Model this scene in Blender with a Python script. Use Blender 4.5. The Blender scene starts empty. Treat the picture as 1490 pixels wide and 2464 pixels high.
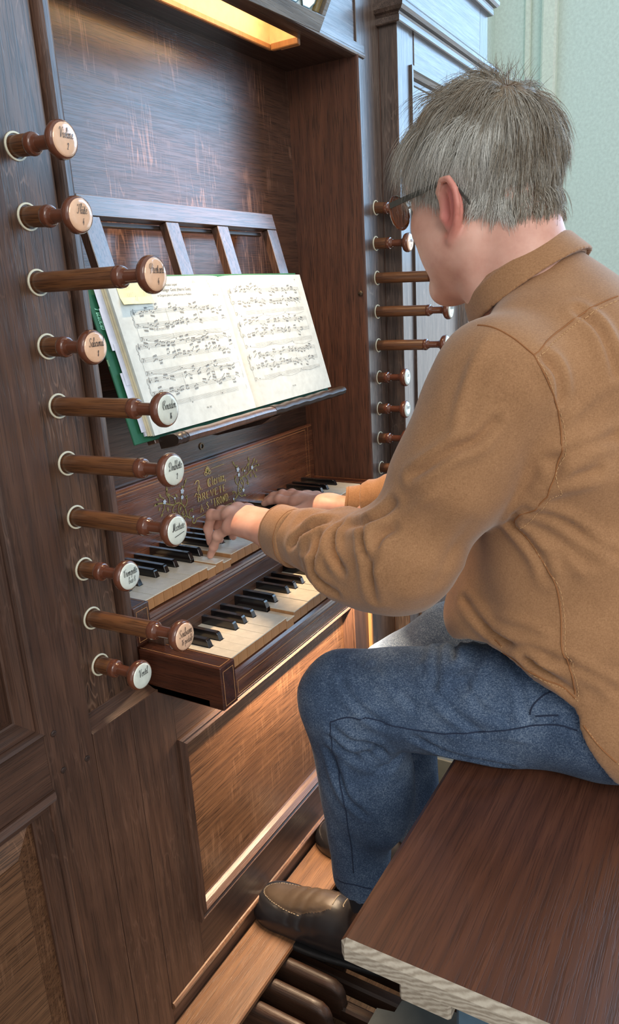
import bpy, math, random
import numpy as np
from mathutils import Vector, Matrix
from mathutils.bvhtree import BVHTree
random.seed(7); rng = np.random.default_rng(7)
C = bpy.context.scene.collection
S = bpy.context.scene

# ------------------------------------------------------------------ camera, world, light
# the organ front runs along +x, +y goes into the organ, z is up (eye level of the photographer = 0)
cd = bpy.data.cameras.new('camera'); cam = bpy.data.objects.new('camera', cd); C.objects.link(cam)
Rc = [[0.500549, -0.863706, -0.058839], [-0.271624, -0.092155, -0.957981], [0.821992, 0.495499, -0.280731]]
rt, dn, fw = [Vector(r) for r in Rc]
M = Matrix((( rt.x, -dn.x, -fw.x, 0), (rt.y, -dn.y, -fw.y, -0.79), (rt.z, -dn.z, -fw.z, 0), (0, 0, 0, 1)))
cam.matrix_world = M
cd.sensor_fit = 'VERTICAL'; cd.sensor_height = 36; cd.lens = 1785 / 2464 * 36; cd.clip_start = 0.02
S.camera = cam
S.view_settings.view_transform = 'Standard'; S.view_settings.look = 'None'
S.view_settings.exposure = 0.28; S.view_settings.gamma = 1; S.view_settings.use_curve_mapping = False
w = bpy.data.worlds.new('world'); S.world = w; w.use_nodes = True
bg = w.node_tree.nodes['Background']; bg.inputs[0].default_value = (0.86, 0.90, 0.92, 1); bg.inputs[1].default_value = 0.72

def area(name, loc, target, size, size_y, power, col, spread=math.pi):
    l = bpy.data.lights.new(name, 'AREA'); l.shape = 'RECTANGLE'; l.size = size; l.size_y = size_y
    l.energy = power; l.color = col; l.spread = spread
    o = bpy.data.objects.new(name, l); C.objects.link(o); o.location = loc
    d = Vector(target) - Vector(loc); o.rotation_euler = d.to_track_quat('-Z', 'Y').to_euler()
    return o
# tall church windows in the side wall on the organist's right: blue sky above, pale light below the sill line
area('window_daylight', (4.96, -2.7, 1.75), (0.6, -2.7, 1.75), 4.0, 3.0, 200, (0.36, 0.65, 1.0))
area('lower_window_daylight', (4.96, -2.0, -.45), (0.6, -2.0, -.45), 2.6, 1.3, 16, (0.86, 0.94, 1.0))
# windows of the nave behind the photographer
area('nave_daylight', (-2.2, -3.6, 1.9), (1.1, -0.3, -0.3), 2.4, 2.2, 95, (1.0, 0.96, 0.90))

# ------------------------------------------------------------------ helpers
def link(o): C.objects.link(o); return o
def props(o, label=None, cat=None, group=None, kind=None):
    if label: o['label'] = label
    if cat: o['category'] = cat
    if group: o['group'] = group
    if kind: o['kind'] = kind
    return o
def thing(name, loc, label, cat, group=None):
    o = bpy.data.objects.new(name, None); o.empty_display_size = 0.05; link(o); o.location = loc
    return props(o, label, cat, group)
class MB:
    def __init__(s): s.v = []; s.f = []; s.m = []
    def add(s, vs, fs, m=0):
        b = len(s.v); s.v += [tuple(map(float, v)) for v in vs]
        s.f += [tuple(b + int(i) for i in f) for f in fs]; s.m += [m] * len(fs)
    def box(s, x0, x1, y0, y1, z0, z1, bev=0.0015, m=0):
        if bev <= 0:
            vs = [(x, y, z) for x in (x0, x1) for y in (y0, y1) for z in (z0, z1)]
            fs = [(0,1,3,2),(4,6,7,5),(0,4,5,1),(2,3,7,6),(0,2,6,4),(1,5,7,3)]; s.add(vs, fs, m); return
        b = min(bev, (x1-x0)/3, (y1-y0)/3, (z1-z0)/3)
        lo = (x0, y0, z0); hi = (x1, y1, z1); vs = []; idx = {}
        for cx in (0,1):
            for cy in (0,1):
                for cz in (0,1):
                    for a in range(3):
                        p = []
                        for k, c in enumerate((cx, cy, cz)):
                            e = hi[k] if c else lo[k]
                            if k != a: e += -b if c else b
                            p.append(e)
                        idx[(cx,cy,cz,a)] = len(vs); vs.append(p)
        fs = []
        for a in range(3):
            u, v2 = (a+1)%3, (a+2)%3
            for c in (0,1):
                q = []
                for (cu, cv) in ((0,0),(1,0),(1,1),(0,1)):
                    k = [0,0,0]; k[a] = c; k[u] = cu; k[v2] = cv; q.append(idx[(*k, a)])
                fs.append(tuple(q if c else q[::-1]))
        for a in range(3):
            u, v2 = (a+1)%3, (a+2)%3
            for cu in (0,1):
                for cv in (0,1):
                    k0 = [0,0,0]; k0[u] = cu; k0[v2] = cv; k1 = list(k0); k1[a] = 1
                    q = (idx[(*k0,u)], idx[(*k1,u)], idx[(*k1,v2)], idx[(*k0,v2)])
                    fs.append(q if cu == cv else q[::-1])
        for cx in (0,1):
            for cy in (0,1):
                for cz in (0,1):
                    t = (idx[(cx,cy,cz,0)], idx[(cx,cy,cz,1)], idx[(cx,cy,cz,2)])
                    fs.append(t if (cx+cy+cz) % 2 else t[::-1])
        s.add(vs, fs, m)
    def lathe(s, prof, c, axis, n=24, m=0, cap=True):
        a = Vector(axis).normalized(); u = a.orthogonal().normalized(); v = a.cross(u); c = Vector(c); vs = []; fs = []
        for (t, r) in prof:
            for k in range(n):
                an = 2*math.pi*k/n; vs.append(c + a*t + u*(r*math.cos(an)) + v*(r*math.sin(an)))
        for i in range(len(prof)-1):
            for k in range(n): fs.append((i*n+k, i*n+(k+1)%n, (i+1)*n+(k+1)%n, (i+1)*n+k))
        if cap: fs.append(tuple(range(n))[::-1]); fs.append(tuple((len(prof)-1)*n+k for k in range(n)))
        s.add(vs, fs, m)
    def tube(s, pts, r, n=8, m=0):
        P = [Vector(p) for p in pts]; N = len(P); rs = r if hasattr(r, '__len__') else [r]*N
        vs = []; fs = []; up = None
        for i in range(N):
            t = (P[min(i+1,N-1)] - P[max(i-1,0)]).normalized()
            if up is None: up = t.orthogonal().normalized()
            up = (up - t*up.dot(t)).normalized(); w_ = t.cross(up)
            for k in range(n):
                an = 2*math.pi*k/n; vs.append(P[i] + up*(rs[i]*math.cos(an)) + w_*(rs[i]*math.sin(an)))
        for i in range(N-1):
            for k in range(n): fs.append((i*n+k, i*n+(k+1)%n, (i+1)*n+(k+1)%n, (i+1)*n+k))
        fs.append(tuple(range(n))[::-1]); fs.append(tuple((N-1)*n+k for k in range(n)))
        s.add(vs, fs, m)
    def sweep(s, prof, path, m=0, closed=False, caps=True):
        """prof: list of offset vectors per path vertex function -> list of points; path: list of rings"""
        n = len(path[0]); vs = [p for r in path for p in r]; fs = []
        for i in range(len(path)-1):
            for k in range(n if closed else n-1): fs.append((i*n+k, i*n+(k+1)%n, (i+1)*n+(k+1)%n, (i+1)*n+k))
        if caps and closed: fs.append(tuple(range(n))[::-1]); fs.append(tuple((len(path)-1)*n+k for k in range(n)))
        s.add(vs, fs, m)
    def extrude(s, poly, z0, z1, m=0, fn=None, bev=0.0):
        n = len(poly); vs = [(x, y, z0) for x, y in poly] + [(x, y, z1) for x, y in poly]
        if fn: vs = [fn(*v) for v in vs]
        fs = [tuple(range(n))[::-1], tuple(range(n, 2*n))] + [(k, (k+1)%n, n+(k+1)%n, n+k) for k in range(n)]
        s.add(vs, fs, m)
    def build(s, name, mats, parent=None, smooth=False, label=None, cat=None, group=None, kind=None, loc=None):
        if not isinstance(mats, (list, tuple)): mats = [mats]
        off = Vector(loc) if loc is not None else (parent_world(parent) if parent else Vector((0,0,0)))
        me = bpy.data.meshes.new(name)
        me.from_pydata([tuple(Vector(v) - off) for v in s.v], [], s.f)
        for m_ in mats: me.materials.append(m_)
        if len(mats) > 1: me.polygons.foreach_set('material_index', s.m)
        if smooth: me.polygons.foreach_set('use_smooth', [True]*len(me.polygons))
        me.update()
        o = bpy.data.objects.new(name, me); link(o)
        if smooth and smooth != 'all': me.set_sharp_from_angle(angle=math.radians(38))
        if parent: o.parent = parent
        else: o.location = off
        return props(o, label, cat, group, kind)
def parent_world(p):
    v = Vector((0,0,0))
    while p: v += Vector(p.location); p = p.parent
    return v
def npmesh(name, V, F, mats, parent=None, off=(0,0,0), smooth=True, attr=None):
    V = np.asarray(V, dtype=np.float32) - np.asarray(off, dtype=np.float32); F = np.asarray(F, dtype=np.int32); k = F.shape[1]
    me = bpy.data.meshes.new(name); me.vertices.add(len(V)); me.vertices.foreach_set('co', V.ravel())
    me.loops.add(F.size); me.loops.foreach_set('vertex_index', F.ravel()); me.polygons.add(len(F))
    me.polygons.foreach_set('loop_start', np.arange(0, F.size, k, dtype=np.int32))
    me.polygons.foreach_set('loop_total', np.full(len(F), k, dtype=np.int32))
    me.update(calc_edges=True)
    me.polygons.foreach_set('use_smooth', np.full(len(F), smooth))
    for m_ in (mats if isinstance(mats, (list, tuple)) else [mats]): me.materials.append(m_)
    if attr is not None:
        a = me.attributes.new('tone', 'FLOAT', 'POINT'); a.data.foreach_set('value', np.asarray(attr, dtype=np.float32))
    o = bpy.data.objects.new(name, me); link(o)
    if parent: o.parent = parent
    return o

# ------------------------------------------------------------------ materials
def srgb(r, g, b):
    f = lambda c: (c/255/12.92) if c/255 <= 0.04045 else ((c/255+0.055)/1.055)**2.4
    return (f(r), f(g), f(b), 1)
class NT:
    def __init__(s, name):
        s.mat = bpy.data.materials.new(name); s.mat.use_nodes = True; s.t = s.mat.node_tree; s.n = s.t.nodes; s.b = s.n['Principled BSDF']
    def new(s, typ, **kw):
        n = s.n.new(typ)
        for k, v in kw.items(): setattr(n, k, v)
        return n
    def l(s, a, b): s.t.links.new(a, b)
    def coord(s, scale, loc=(0,0,0), out='Object', rot=(0,0,0)):
        tc = s.new('ShaderNodeTexCoord'); mp = s.new('ShaderNodeMapping'); s.l(tc.outputs[out], mp.inputs[0])
        mp.inputs['Scale'].default_value = scale; mp.inputs['Location'].default_value = loc; mp.inputs['Rotation'].default_value = rot; return mp.outputs[0]
    def noise(s, vec, scale=1, detail=4, rough=0.6, dist=0.0):
        n = s.new('ShaderNodeTexNoise'); s.l(vec, n.inputs['Vector']); n.inputs['Scale'].default_value = scale
        n.inputs['Detail'].default_value = detail; n.inputs['Roughness'].default_value = rough; n.inputs['Distortion'].default_value = dist; return n.outputs[0]
    def ramp(s, fac, stops):
        n = s.new('ShaderNodeValToRGB'); s.l(fac, n.inputs[0]); e = n.color_ramp.elements
        while len(e) < len(stops): e.new(0.5)
        for i, (p, c) in enumerate(stops): e[i].position = p; e[i].color = c if len(c) == 4 else (*c, 1)
        return n.outputs[0]
    def mix(s, fac, a, b, mode='MIX'):
        n = s.new('ShaderNodeMix', data_type='RGBA', blend_type=mode)
        for sock, val in ((n.inputs[0], fac), (n.inputs[6], a), (n.inputs[7], b)):
            if isinstance(val, (int, float)): sock.default_value = val
            elif isinstance(val, tuple): sock.default_value = val if len(val) == 4 else (*val, 1)
            else: s.l(val, sock)
        return n.outputs[2]
    def math(s, op, a, b=0.0):
        n = s.new('ShaderNodeMath', operation=op)
        for sock, val in ((n.inputs[0], a), (n.inputs[1], b)):
            if isinstance(val, (int, float)): sock.default_value = val
            else: s.l(val, sock)
        return n.outputs[0]
    def bump(s, h, strength=0.3, dist=0.001, prev=None):
        n = s.new('ShaderNodeBump'); n.inputs['Strength'].default_value = strength; n.inputs['Distance'].default_value = dist
        s.l(h, n.inputs['Height'])
        if prev is not None: s.l(prev, n.inputs['Normal'])
        s.l(n.outputs[0], s.b.inputs['Normal']); return n.outputs[0]
    def setp(s, **kw):
        for k, v in kw.items(): s.b.inputs[k.replace('_', ' ')].default_value = v
_mc = {}
def plain(name, col, rough=0.5, metal=0.0, emit=None, es=0, **kw):
    if name in _mc: return _mc[name]
    t = NT(name); t.setp(Roughness=rough, Metallic=metal)
    n = t.noise(t.coord((60,60,60)), 1, 3)
    a = tuple(c*0.9 for c in col[:3]); b = tuple(min(1, c*1.08) for c in col[:3])
    t.l(t.ramp(n, [(0.3, a), (0.7, b)]), t.b.inputs['Base Color'])
    if emit: t.b.inputs['Emission Color'].default_value = emit; t.b.inputs['Emission Strength'].default_value = es
    for k, v in kw.items(): t.b.inputs[k.replace('_', ' ')].default_value = v
    _mc[name] = t.mat; return t.mat
def oak(name, dark, mid, light, axis='z', rough=0.42, coat=0.25, pores=1.0, rays=0.0, seed=0.0, ringscale=1.0, patch=0.5):
    """stained oak: growth rings, fibres, open pores and (quarter-sawn) medullary rays; axis is the grain direction"""
    if name in _mc: return _mc[name]
    t = NT(name); ax = 'xyz'.index(axis)
    dark = tuple(d*.62+m*.38 for d, m in zip(dark, mid)); light = tuple(d*.62+m*.38 for d, m in zip(light, mid))
    def sc(across, along): v = [across]*3; v[ax] = along; return tuple(v)
    lo = (seed*3.1, seed*1.7, seed*2.3)
    big = t.noise(t.coord(sc(9*ringscale, 0.8), lo), 1, 3, 0.5, 0.8)
    fib = t.noise(t.coord(sc(170, 5), lo), 1, 4, 0.7, 0.2)
    fin = t.noise(t.coord(sc(520, 16), lo), 1, 2, 0.6)
    pat = t.noise(t.coord((5,5,5), lo), 1, 4, 0.6)
    wv = t.new('ShaderNodeTexWave', wave_type='BANDS', bands_direction='DIAGONAL')
    t.l(t.coord(sc(16*ringscale, 1.0), lo), wv.inputs['Vector']); wv.inputs['Scale'].default_value = 1.4
    wv.inputs['Distortion'].default_value = 7; wv.inputs['Detail'].default_value = 3; wv.inputs['Detail Scale'].default_value = 0.9
    f = t.math('ADD', t.math('MULTIPLY', fib, 0.5), t.math('MULTIPLY', big, 0.28))
    f = t.math('ADD', f, t.math('MULTIPLY', wv.outputs[1], 0.14))
    f = t.math('ADD', f, t.math('MULTIPLY', t.math('SUBTRACT', pat, 0.5), patch))
    col = t.ramp(f, [(0.30, dark), (0.50, mid), (0.74, light)])
    pore = t.ramp(t.math('MULTIPLY', fin, 1.0), [(0.40, (0,0,0)), (0.47, (1,1,1))])
    d2 = tuple(c*0.35 for c in dark[:3])
    col = t.mix(t.math('MULTIPLY', t.math('SUBTRACT', 1.0, pore), 0.75*pores), col, (*d2, 1))
    h = t.math('ADD', t.math('MULTIPLY', pore, 0.7), t.math('MULTIPLY', fib, 0.6))
    if rays > 0:
        # wavy light flecks lying across the grain
        w2 = t.new('ShaderNodeTexWave', wave_type='BANDS', bands_direction='X' if ax != 0 else 'Z')
        other = {0: (15, 15, 15), 2: (15, 15, 15), 1: (15, 15, 15)}[ax]
        vec = t.coord(sc(4.5, 62) if ax == 0 else sc(62, 9), lo)
        rn = t.noise(vec, 1.0, 2, 0.5, 1.2)
        band = t.math('ABSOLUTE', t.math('SUBTRACT', rn, 0.5))
        msk = t.noise(t.coord((9, 9, 7), (4+seed, 2, 1)), 1, 3)
        ray = t.math('MULTIPLY', t.ramp(band, [(0.008, (1,1,1)), (0.036, (0,0,0))]), t.ramp(msk, [(0.46, (0,0,0)), (0.60, (1,1,1))]))
        lt = tuple(min(1, c*2.0+0.03) for c in light[:3])
        col = t.mix(t.math('MULTIPLY', ray, rays), col, (*lt, 1))
    t.l(col, t.b.inputs['Base Color'])
    rr = t.ramp(fib, [(0.3, (rough+0.12,)*3), (0.7, (rough-0.06,)*3)]); t.l(rr, t.b.inputs['Roughness'])
    t.setp(Coat_Weight=coat, Coat_Roughness=0.24, Coat_IOR=1.5 if coat < .95 else 1.56); t.bump(h, 0.35, 0.0006)
    _mc[name] = t.mat; return t.mat
O_D, O_M, O_L = srgb(54, 36, 28), srgb(84, 58, 45), srgb(116, 84, 66)
M_stile = oak('oak_vertical', O_D, O_M, O_L, 'z', pores=.55, rays=.15)
M_knobb = oak('oak_knob_board', srgb(58, 42, 34), srgb(92, 66, 50), srgb(128, 96, 74), 'z', 0.36, 0.7, seed=2, rays=0.35)
M_back = oak('oak_quarter_sawn', srgb(58, 38, 30), srgb(80, 54, 42), srgb(102, 72, 56), 'x', 0.32, 0.6, rays=0.8, seed=1, pores=0.9)
M_jamb = oak('oak_jamb', srgb(58, 36, 28), srgb(88, 56, 43), srgb(116, 80, 62), 'z', seed=3, coat=0.1, rough=.5)
M_rail = oak('oak_horizontal', O_D, O_M, O_L, 'x', seed=4, pores=.55)
M_lpan = oak('oak_lower_panel', srgb(76, 50, 34), srgb(112, 78, 54), srgb(146, 106, 76), 'x', 0.34, 0.4, rays=0.22, seed=5, ringscale=1.6)
M_darkb = oak('oak_dark_board', srgb(34, 24, 20), srgb(56, 40, 34), srgb(80, 60, 50), 'x', 0.36, 0.6, seed=6)
M_rose = oak('rosewood', srgb(62, 34, 24), srgb(102, 62, 44), srgb(140, 92, 66), 'x', 0.26, 1.0, seed=7, pores=0.7, patch=0.7)
M_rosey = oak('rosewood_side', srgb(40, 20, 13), srgb(76, 40, 26), srgb(112, 62, 40), 'y', 0.28, 0.5, seed=8, pores=0.7)
M_cabf = oak('oak_cabinet', srgb(54, 44, 40), srgb(92, 76, 68), srgb(130, 112, 100), 'z', 0.36, 0.5, seed=9, rays=.25)
M_cabh = oak('oak_cabinet_rail', srgb(54, 44, 40), srgb(92, 76, 68), srgb(130, 112, 100), 'x', 0.36, 0.5, seed=10)
M_desk = oak('oak_desk', srgb(52, 34, 27), srgb(82, 58, 46), srgb(112, 84, 68), 'x', 0.32, 1.0, seed=11)
M_deskv = oak('oak_desk_bar', srgb(52, 36, 30), srgb(88, 64, 52), srgb(120, 92, 76), 'z', 0.32, 1.0, seed=12)
M_shaft = oak('knob_shaft_wood', srgb(70, 40, 24), srgb(116, 74, 44), srgb(158, 112, 72), 'y', 0.36, 0.3, seed=13, pores=.8)
M_head = plain('polished_rosewood', srgb(104, 60, 42), 0.24, Coat_Weight=0.6, Coat_Roughness=0.12)
M_bench = oak('bench_wood', srgb(62, 36, 26), srgb(94, 57, 41), srgb(126, 82, 60), 'x', 0.36, 0.3, seed=14, pores=.5, patch=.15)
t_ = NT('bench_end_grain'); wv_ = t_.new('ShaderNodeTexWave', wave_type='RINGS', rings_direction='X'); t_.l(t_.coord((1, 1, 2.6), (0, .30, -1.1)), wv_.inputs['Vector'])
wv_.inputs['Scale'].default_value = 26; wv_.inputs['Distortion'].default_value = 5; wv_.inputs['Detail'].default_value = 3; wv_.inputs['Detail Scale'].default_value = 2.2
fn_ = t_.noise(t_.coord((300, 300, 300)), 1, 3); ff_ = t_.math('ADD', t_.math('MULTIPLY', wv_.outputs[1], .6), t_.math('MULTIPLY', fn_, .4))
t_.l(t_.ramp(ff_, [(.2, srgb(146, 134, 118)), (.5, srgb(167, 156, 140)), (.8, srgb(182, 172, 156))]), t_.b.inputs['Base Color']); t_.setp(Roughness=.75); t_.bump(ff_, .3, .0008); M_endg = t_.mat
M_plank = oak('oak_plank', srgb(84, 56, 38), srgb(118, 82, 56), srgb(150, 112, 80), 'x', 0.42, 0.2, seed=16, pores=.6, patch=.2)
M_pedal = oak('pedal_wood', srgb(40, 27, 20), srgb(68, 45, 32), srgb(98, 68, 48), 'y', 0.46, 0.12, seed=17, pores=.5)
M_ebony = plain('ebony', srgb(22, 20, 22), 0.22, Coat_Weight=0.5, Coat_Roughness=0.1)
M_ivory = plain('ivory', srgb(226, 218, 200), 0.30, Coat_Weight=0.35, Coat_Roughness=0.15)
M_keyf = oak('key_front_wood', srgb(150, 106, 66), srgb(174, 126, 82), srgb(192, 144, 98), 'z', 0.4, 0.1, seed=18, pores=.15, patch=.1)
M_inlay = plain('inlay_line', srgb(190, 138, 92), 0.4)
M_bone = plain('bone_ring', srgb(226, 222, 198), 0.35)
M_enpink = plain('enamel_peach', srgb(240, 196, 162), 0.16, Coat_Weight=0.8, Coat_Roughness=0.06)
M_enwhite = plain('enamel_white', srgb(226, 234, 224), 0.16, Coat_Weight=0.8, Coat_Roughness=0.06)
M_ink = plain('black_ink', srgb(28, 26, 28), 0.5)
M_inkg = plain('print_ink', srgb(70, 70, 72), 0.7)
M_pencil = plain('pencil', srgb(150, 150, 150), 0.8)
M_gold = plain('gold_paint', srgb(196, 178, 112), 0.35, 0.35)
M_vine = plain('green_gold_paint', srgb(134, 128, 74), 0.45, 0.1)
M_bflo = plain('pale_blue_paint', srgb(176, 196, 214), 0.5)
M_paper = plain('paper', srgb(206, 213, 208), 0.85)
M_paperb = plain('bluish_paper', srgb(206, 212, 226), 0.85)
M_papery = plain('aged_paper_edge', srgb(214, 206, 178), 0.85)
M_green = plain('green_cloth', srgb(22, 92, 62), 0.7)
M_cyan = plain('light_green_ink', srgb(150, 226, 196), 0.5)
M_note = plain('yellow_note', srgb(238, 232, 176), 0.8)
M_brass = plain('dark_metal', srgb(96, 84, 70), 0.35, 0.8)
M_black = plain('black_gap', srgb(10, 9, 9), 0.8)
M_grey = plain('grey_paint', srgb(78, 82, 80), 0.6)
M_blueg = plain('blue_grey_paint', srgb(74, 100, 118), 0.5)
M_leath = plain('worn_leather', srgb(48, 38, 32), 0.35)
M_wall = plain('pale_green_plaster', srgb(216, 230, 222), 0.9)

# ------------------------------------------------------------------ the setting
b = MB(); b.box(-2.6, 5.2, -6.0, 0.9, -1.47, -1.42, 0)
props(b.build('floor', oak('floor_boards', srgb(70,52,40), srgb(104,80,62), srgb(134,108,86), 'x', 0.5, 0.1, seed=20)), kind='structure')
# side wall with a tall window opening and a pilaster, back wall beyond the cabinet
b = MB()
b.box(5.0, 5.2, -.68, .72, -1.42, 4.0, 0); b.box(5.0, 5.2, -6.0, -4.75, -1.42, 4.0, 0)
b.box(5.0, 5.2, -4.75, -.68, -1.42, -1.12, 0); b.box(5.0, 5.2, -4.75, -.68, 3.3, 4.0, 0)
props(b.build('wall_right', M_wall), kind='structure')
b = MB(); b.box(2.42, 5.2, .72, .90, -1.42, 4.0, 0); props(b.build('wall_back', M_wall), kind='structure')
b = MB(); b.box(4.93, 5.0, .345, .43, -1.42, 4.0, 0.012); b.box(4.97, 5.0, .50, .535, -1.42, 4.0, 0.006)
props(b.build('trim_1', plain('plaster_strip', srgb(226, 232, 218), 0.8)), kind='structure')

# ------------------------------------------------------------------ organ case
case = thing('organ_case', (1.15, 0.1, -1.42), 'dark oak organ case with a recessed keyboard niche', 'organ case')
def part(name, mats, fn, parent=case, **k):
    b = MB(); fn(b); return b.build(name, mats, parent, **k)
def box(name, mat, *a, parent=case, bev=0.0015, **k):
    b = MB(); b.box(*a, bev); return b.build(name, mat, parent, **k)
P = -0.03
ZT = 1.15
# left door of the console: stile, rails, raised panels with mouldings
box('stile', M_stile, .5477, .627, P, .03, -1.42, ZT, bev=.002)
box('rail', M_rail, .10, .5477, P, .03, -.621, -.5346, bev=.001)
def recess_frame(b, x0, x1, z0, z1, y0, wd, dep, prof, m=0):
    """moulding mitred round an opening: prof = list of (inset 0..1, depth)"""
    rings = []
    for (t, d) in prof:
        i = t*wd
        rings.append([(x0+i, y0+d, z0+i), (x1-i, y0+d, z0+i), (x1-i, y0+d, z1-i), (x0+i, y0+d, z1-i)])
    n = len(rings); vs = [p for r in rings for p in r]
    for i in range(n-1):
        for k in range(4):
            b.add([rings[i][k], rings[i][(k+1)%4], rings[i+1][(k+1)%4], rings[i+1][k]], [(3,2,1,0)], m if m is not None else 1-k % 2)
MOULD = [(0, 0.004), (0, -.004), (.12, -.010), (.22, -.012), (.32, -.008), (.40, -.002), (.46, -.004), (.62, -.004), (.80, .006), (.92, .014), (1, .016), (1, .022)]
def panel_field(b, x0, x1, z0, z1, yb, bevw, yf, m=0):
    recess_frame(b, x0, x1, z0, z1, yb, bevw, 0, [(0, 0), (.98, yf-yb+.003), (1, yf-yb)], m)
    b.add([(x0+bevw, yf, z0+bevw), (x1-bevw, yf, z0+bevw), (x1-bevw, yf, z1-bevw), (x0+bevw, yf, z1-bevw)], [(3,2,1,0)], m)
for (x0, x1, z0, z1) in ((.10, .5477, -1.36, -.621), (.10, .5477, -.5346, .30)):
    part('panel_moulding', [M_stile, M_rail], lambda b: recess_frame(b, x0, x1, z0, z1, P, .030, 0, MOULD, None))
    part('raised_panel', M_lpan if z1 < -.6 else M_stile, lambda b: panel_field(b, x0+.03, x1-.03, z0+.03, z1-.03, P+.020, .036, P+.004))
box('rail', M_rail, .10, .5477, P, .03, .30, ZT, bev=.001)
for (x, z) in ((.563, -.5418), (.6102, -.610), (.5684, -.6021)):
    part('dowel', M_darkb, lambda b: b.lathe([(-.004, .0045), (.0015, .0045), (.002, .003)], (x, P, z), (0,-1,0), 12))
# board that carries the left stop knobs, with the rounded edge moulding of the niche
box('knob_board', M_knobb, .627, .7315, 0.0, .03, -.568, ZT, bev=.001)
def vprof(b, pts, z0, z1, m=0):
    b.add([(x, y, z) for z in (z0, z1) for x, y in pts], [(k, k+1, len(pts)+k+1, len(pts)+k) for k in range(len(pts)-1)] + [tuple(range(len(pts)))[::-1], tuple(range(len(pts), 2*len(pts)))], m)
part('edge_moulding', M_stile, lambda b: vprof(b, [(.7345, .03), (.7345, .002), (.7352, -.004), (.738, -.009), (.7425, -.0105), (.7450, -.0075), (.7465, -.004), (.750, -.0032), (.757, -.0028), (.7615, -.001), (.764, .003), (.764, .172), (.7465, .172)], -.600, ZT), smooth=True)
part('ledge', M_rail, lambda b: b.extrude([(0.004, -.566), (P, -.5810), (P+.004, -.5870), (0.004, -.5870)], .627, .7614, fn=lambda x, y, z: (z, x, y)))
# lower frame: boards, rails, panel
box('board', M_stile, .627, .7025, P, .03, -1.42, -.5812, bev=.0008)
box('board', M_stile, .7030, .7935, P-.0004, .03, -1.160, -.5815, bev=.0008)
box('rail', M_rail, .7935, 1.43, P, .03, -.690, -.50, bev=.0008)
box('rail', M_rail, .7935, 1.43, P, .03, -1.160, -1.064, bev=.0008)
box('stile', M_stile, 1.43, 1.511, P, .03, -1.160, -.50, bev=.001)
part('bead', M_keyf, lambda b: vprof(b, [(1.511, .02), (1.511, -.033), (1.514, -.037), (1.518, -.0375), (1.5205, -.034), (1.524, -.036), (1.527, -.033), (1.527, .02)], -1.42, -.50), smooth=True)
LM = [(0, .002), (0, -.005), (.16, -.0075), (.28, -.004), (.34, -.0045), (.5, -.007), (.62, -.003), (.74, .001), (.84, .010), (1, .014), (1, .02)]
part('panel_moulding', [M_stile, M_rail], lambda b: recess_frame(b, .7935, 1.43, -1.064, -.690, P, .031, 0, LM, None))
part('lower_panel', M_lpan, lambda b: b.box(.82, 1.403, P+.012, P+.024, -1.037, -.717, 0))
# base moulding and plinth
part('base_moulding', M_lpan, lambda b: b.extrude([(P+.002, -1.156), (P-.003, -1.157), (P-.006, -1.161), (P-.005, -1.166), (P-.001, -1.170), (P+.002, -1.1705)], .703, 1.72, fn=lambda x, y, z: (z, x, y)))
box('plinth', M_rail, .703, 1.735, P+.002, .03, -1.42, -1.158, bev=.0008)
box('board', M_knobb, 1.527, 1.735, 0.0, .03, -1.158, -.50, bev=.0008)
# niche
box('niche_back', M_back, .764, 1.615, .172, .19, -.14, .4855, bev=0)
box('niche_back_board', M_darkb, .764, 1.615, .176, .19, -.50, -.1405, bev=0)
box('niche_cheek', M_jamb, 1.615, 1.633, .0012, .19, -.5, .4855, bev=0)
part('edge_bead', M_jamb, lambda b: vprof(b, [(1.615, .0015), (1.6155, -.003), (1.619, -.0055), (1.6225, -.003), (1.6235, .0), (1.6235, .0015)], -.5, .4855), smooth=True)
def ceil_(b):
    b.box(.764, 1.615, .0202, .036, .483, .50, 0); b.box(.764, 1.615, .105, .19, .483, .50, 0)
    b.box(.764, .94, .036, .105, .483, .50, 0); b.box(1.44, 1.615, .036, .105, .483, .50, 0)
part('niche_ceiling', M_darkb, ceil_)
part('lintel_moulding', M_cabh, lambda b: b.extrude([(.02, .4828), (.0, .4828), (-.004, .4845), (-.006, .488), (-.0055, .492), (-.004, .494), (-.004, .5075), (.0, .5095), (.02, .5095)], .764, 1.652, fn=lambda x, y, z: (z, x, y)))
box('lintel_board', M_cabh, .764, 1.657, .004, .02, .510, ZT, bev=.0005)
box('knob_board', M_cabf, 1.6235, 1.735, 0.0, .03, -.50, ZT, bev=.001)
part('screw', M_brass, lambda b: (b.lathe([(0, .0062), (.002, .0058), (.0032, .004), (.0036, .0)], (1.6149, .0087, -.0043), (-1,0,0), 16), b.box(1.6105, 1.6112, .0037, .0137, -.0050, -.0036, 0)), smooth=True)
# name board with stringing, gold lettering and painted sprays
nb = box('name_board', M_rose, .764, 1.6148, .160, .1718, -.50, -.315, bev=.002)
def line(b, p, q, wd=.0011, y=.1595):
    (x0, z0), (x1, z1) = p, q; dx, dz = x1-x0, z1-z0; L = math.hypot(dx, dz); nx, nz = -dz/L*wd/2, dx/L*wd/2
    b.add([(x0+nx, y, z0+nz), (x1+nx, y, z1+nz), (x1-nx, y, z1-nz), (x0-nx, y, z0-nz)], [(0,1,2,3)])
def strings(b):
    line(b, (.80, -.3235), (1.577, -.3235)); line(b, (1.577, -.3235), (1.577, -.4445)); line(b, (1.590, -.318), (1.590, -.45)); line(b, (.80, -.318), (1.61, -.318), .0007)
    line(b, (1.567, -.4405), (1.592, -.4405)); line(b, (1.583, -.432), (1.583, -.449))
part('stringing', M_inlay, strings, parent=nb)

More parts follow.
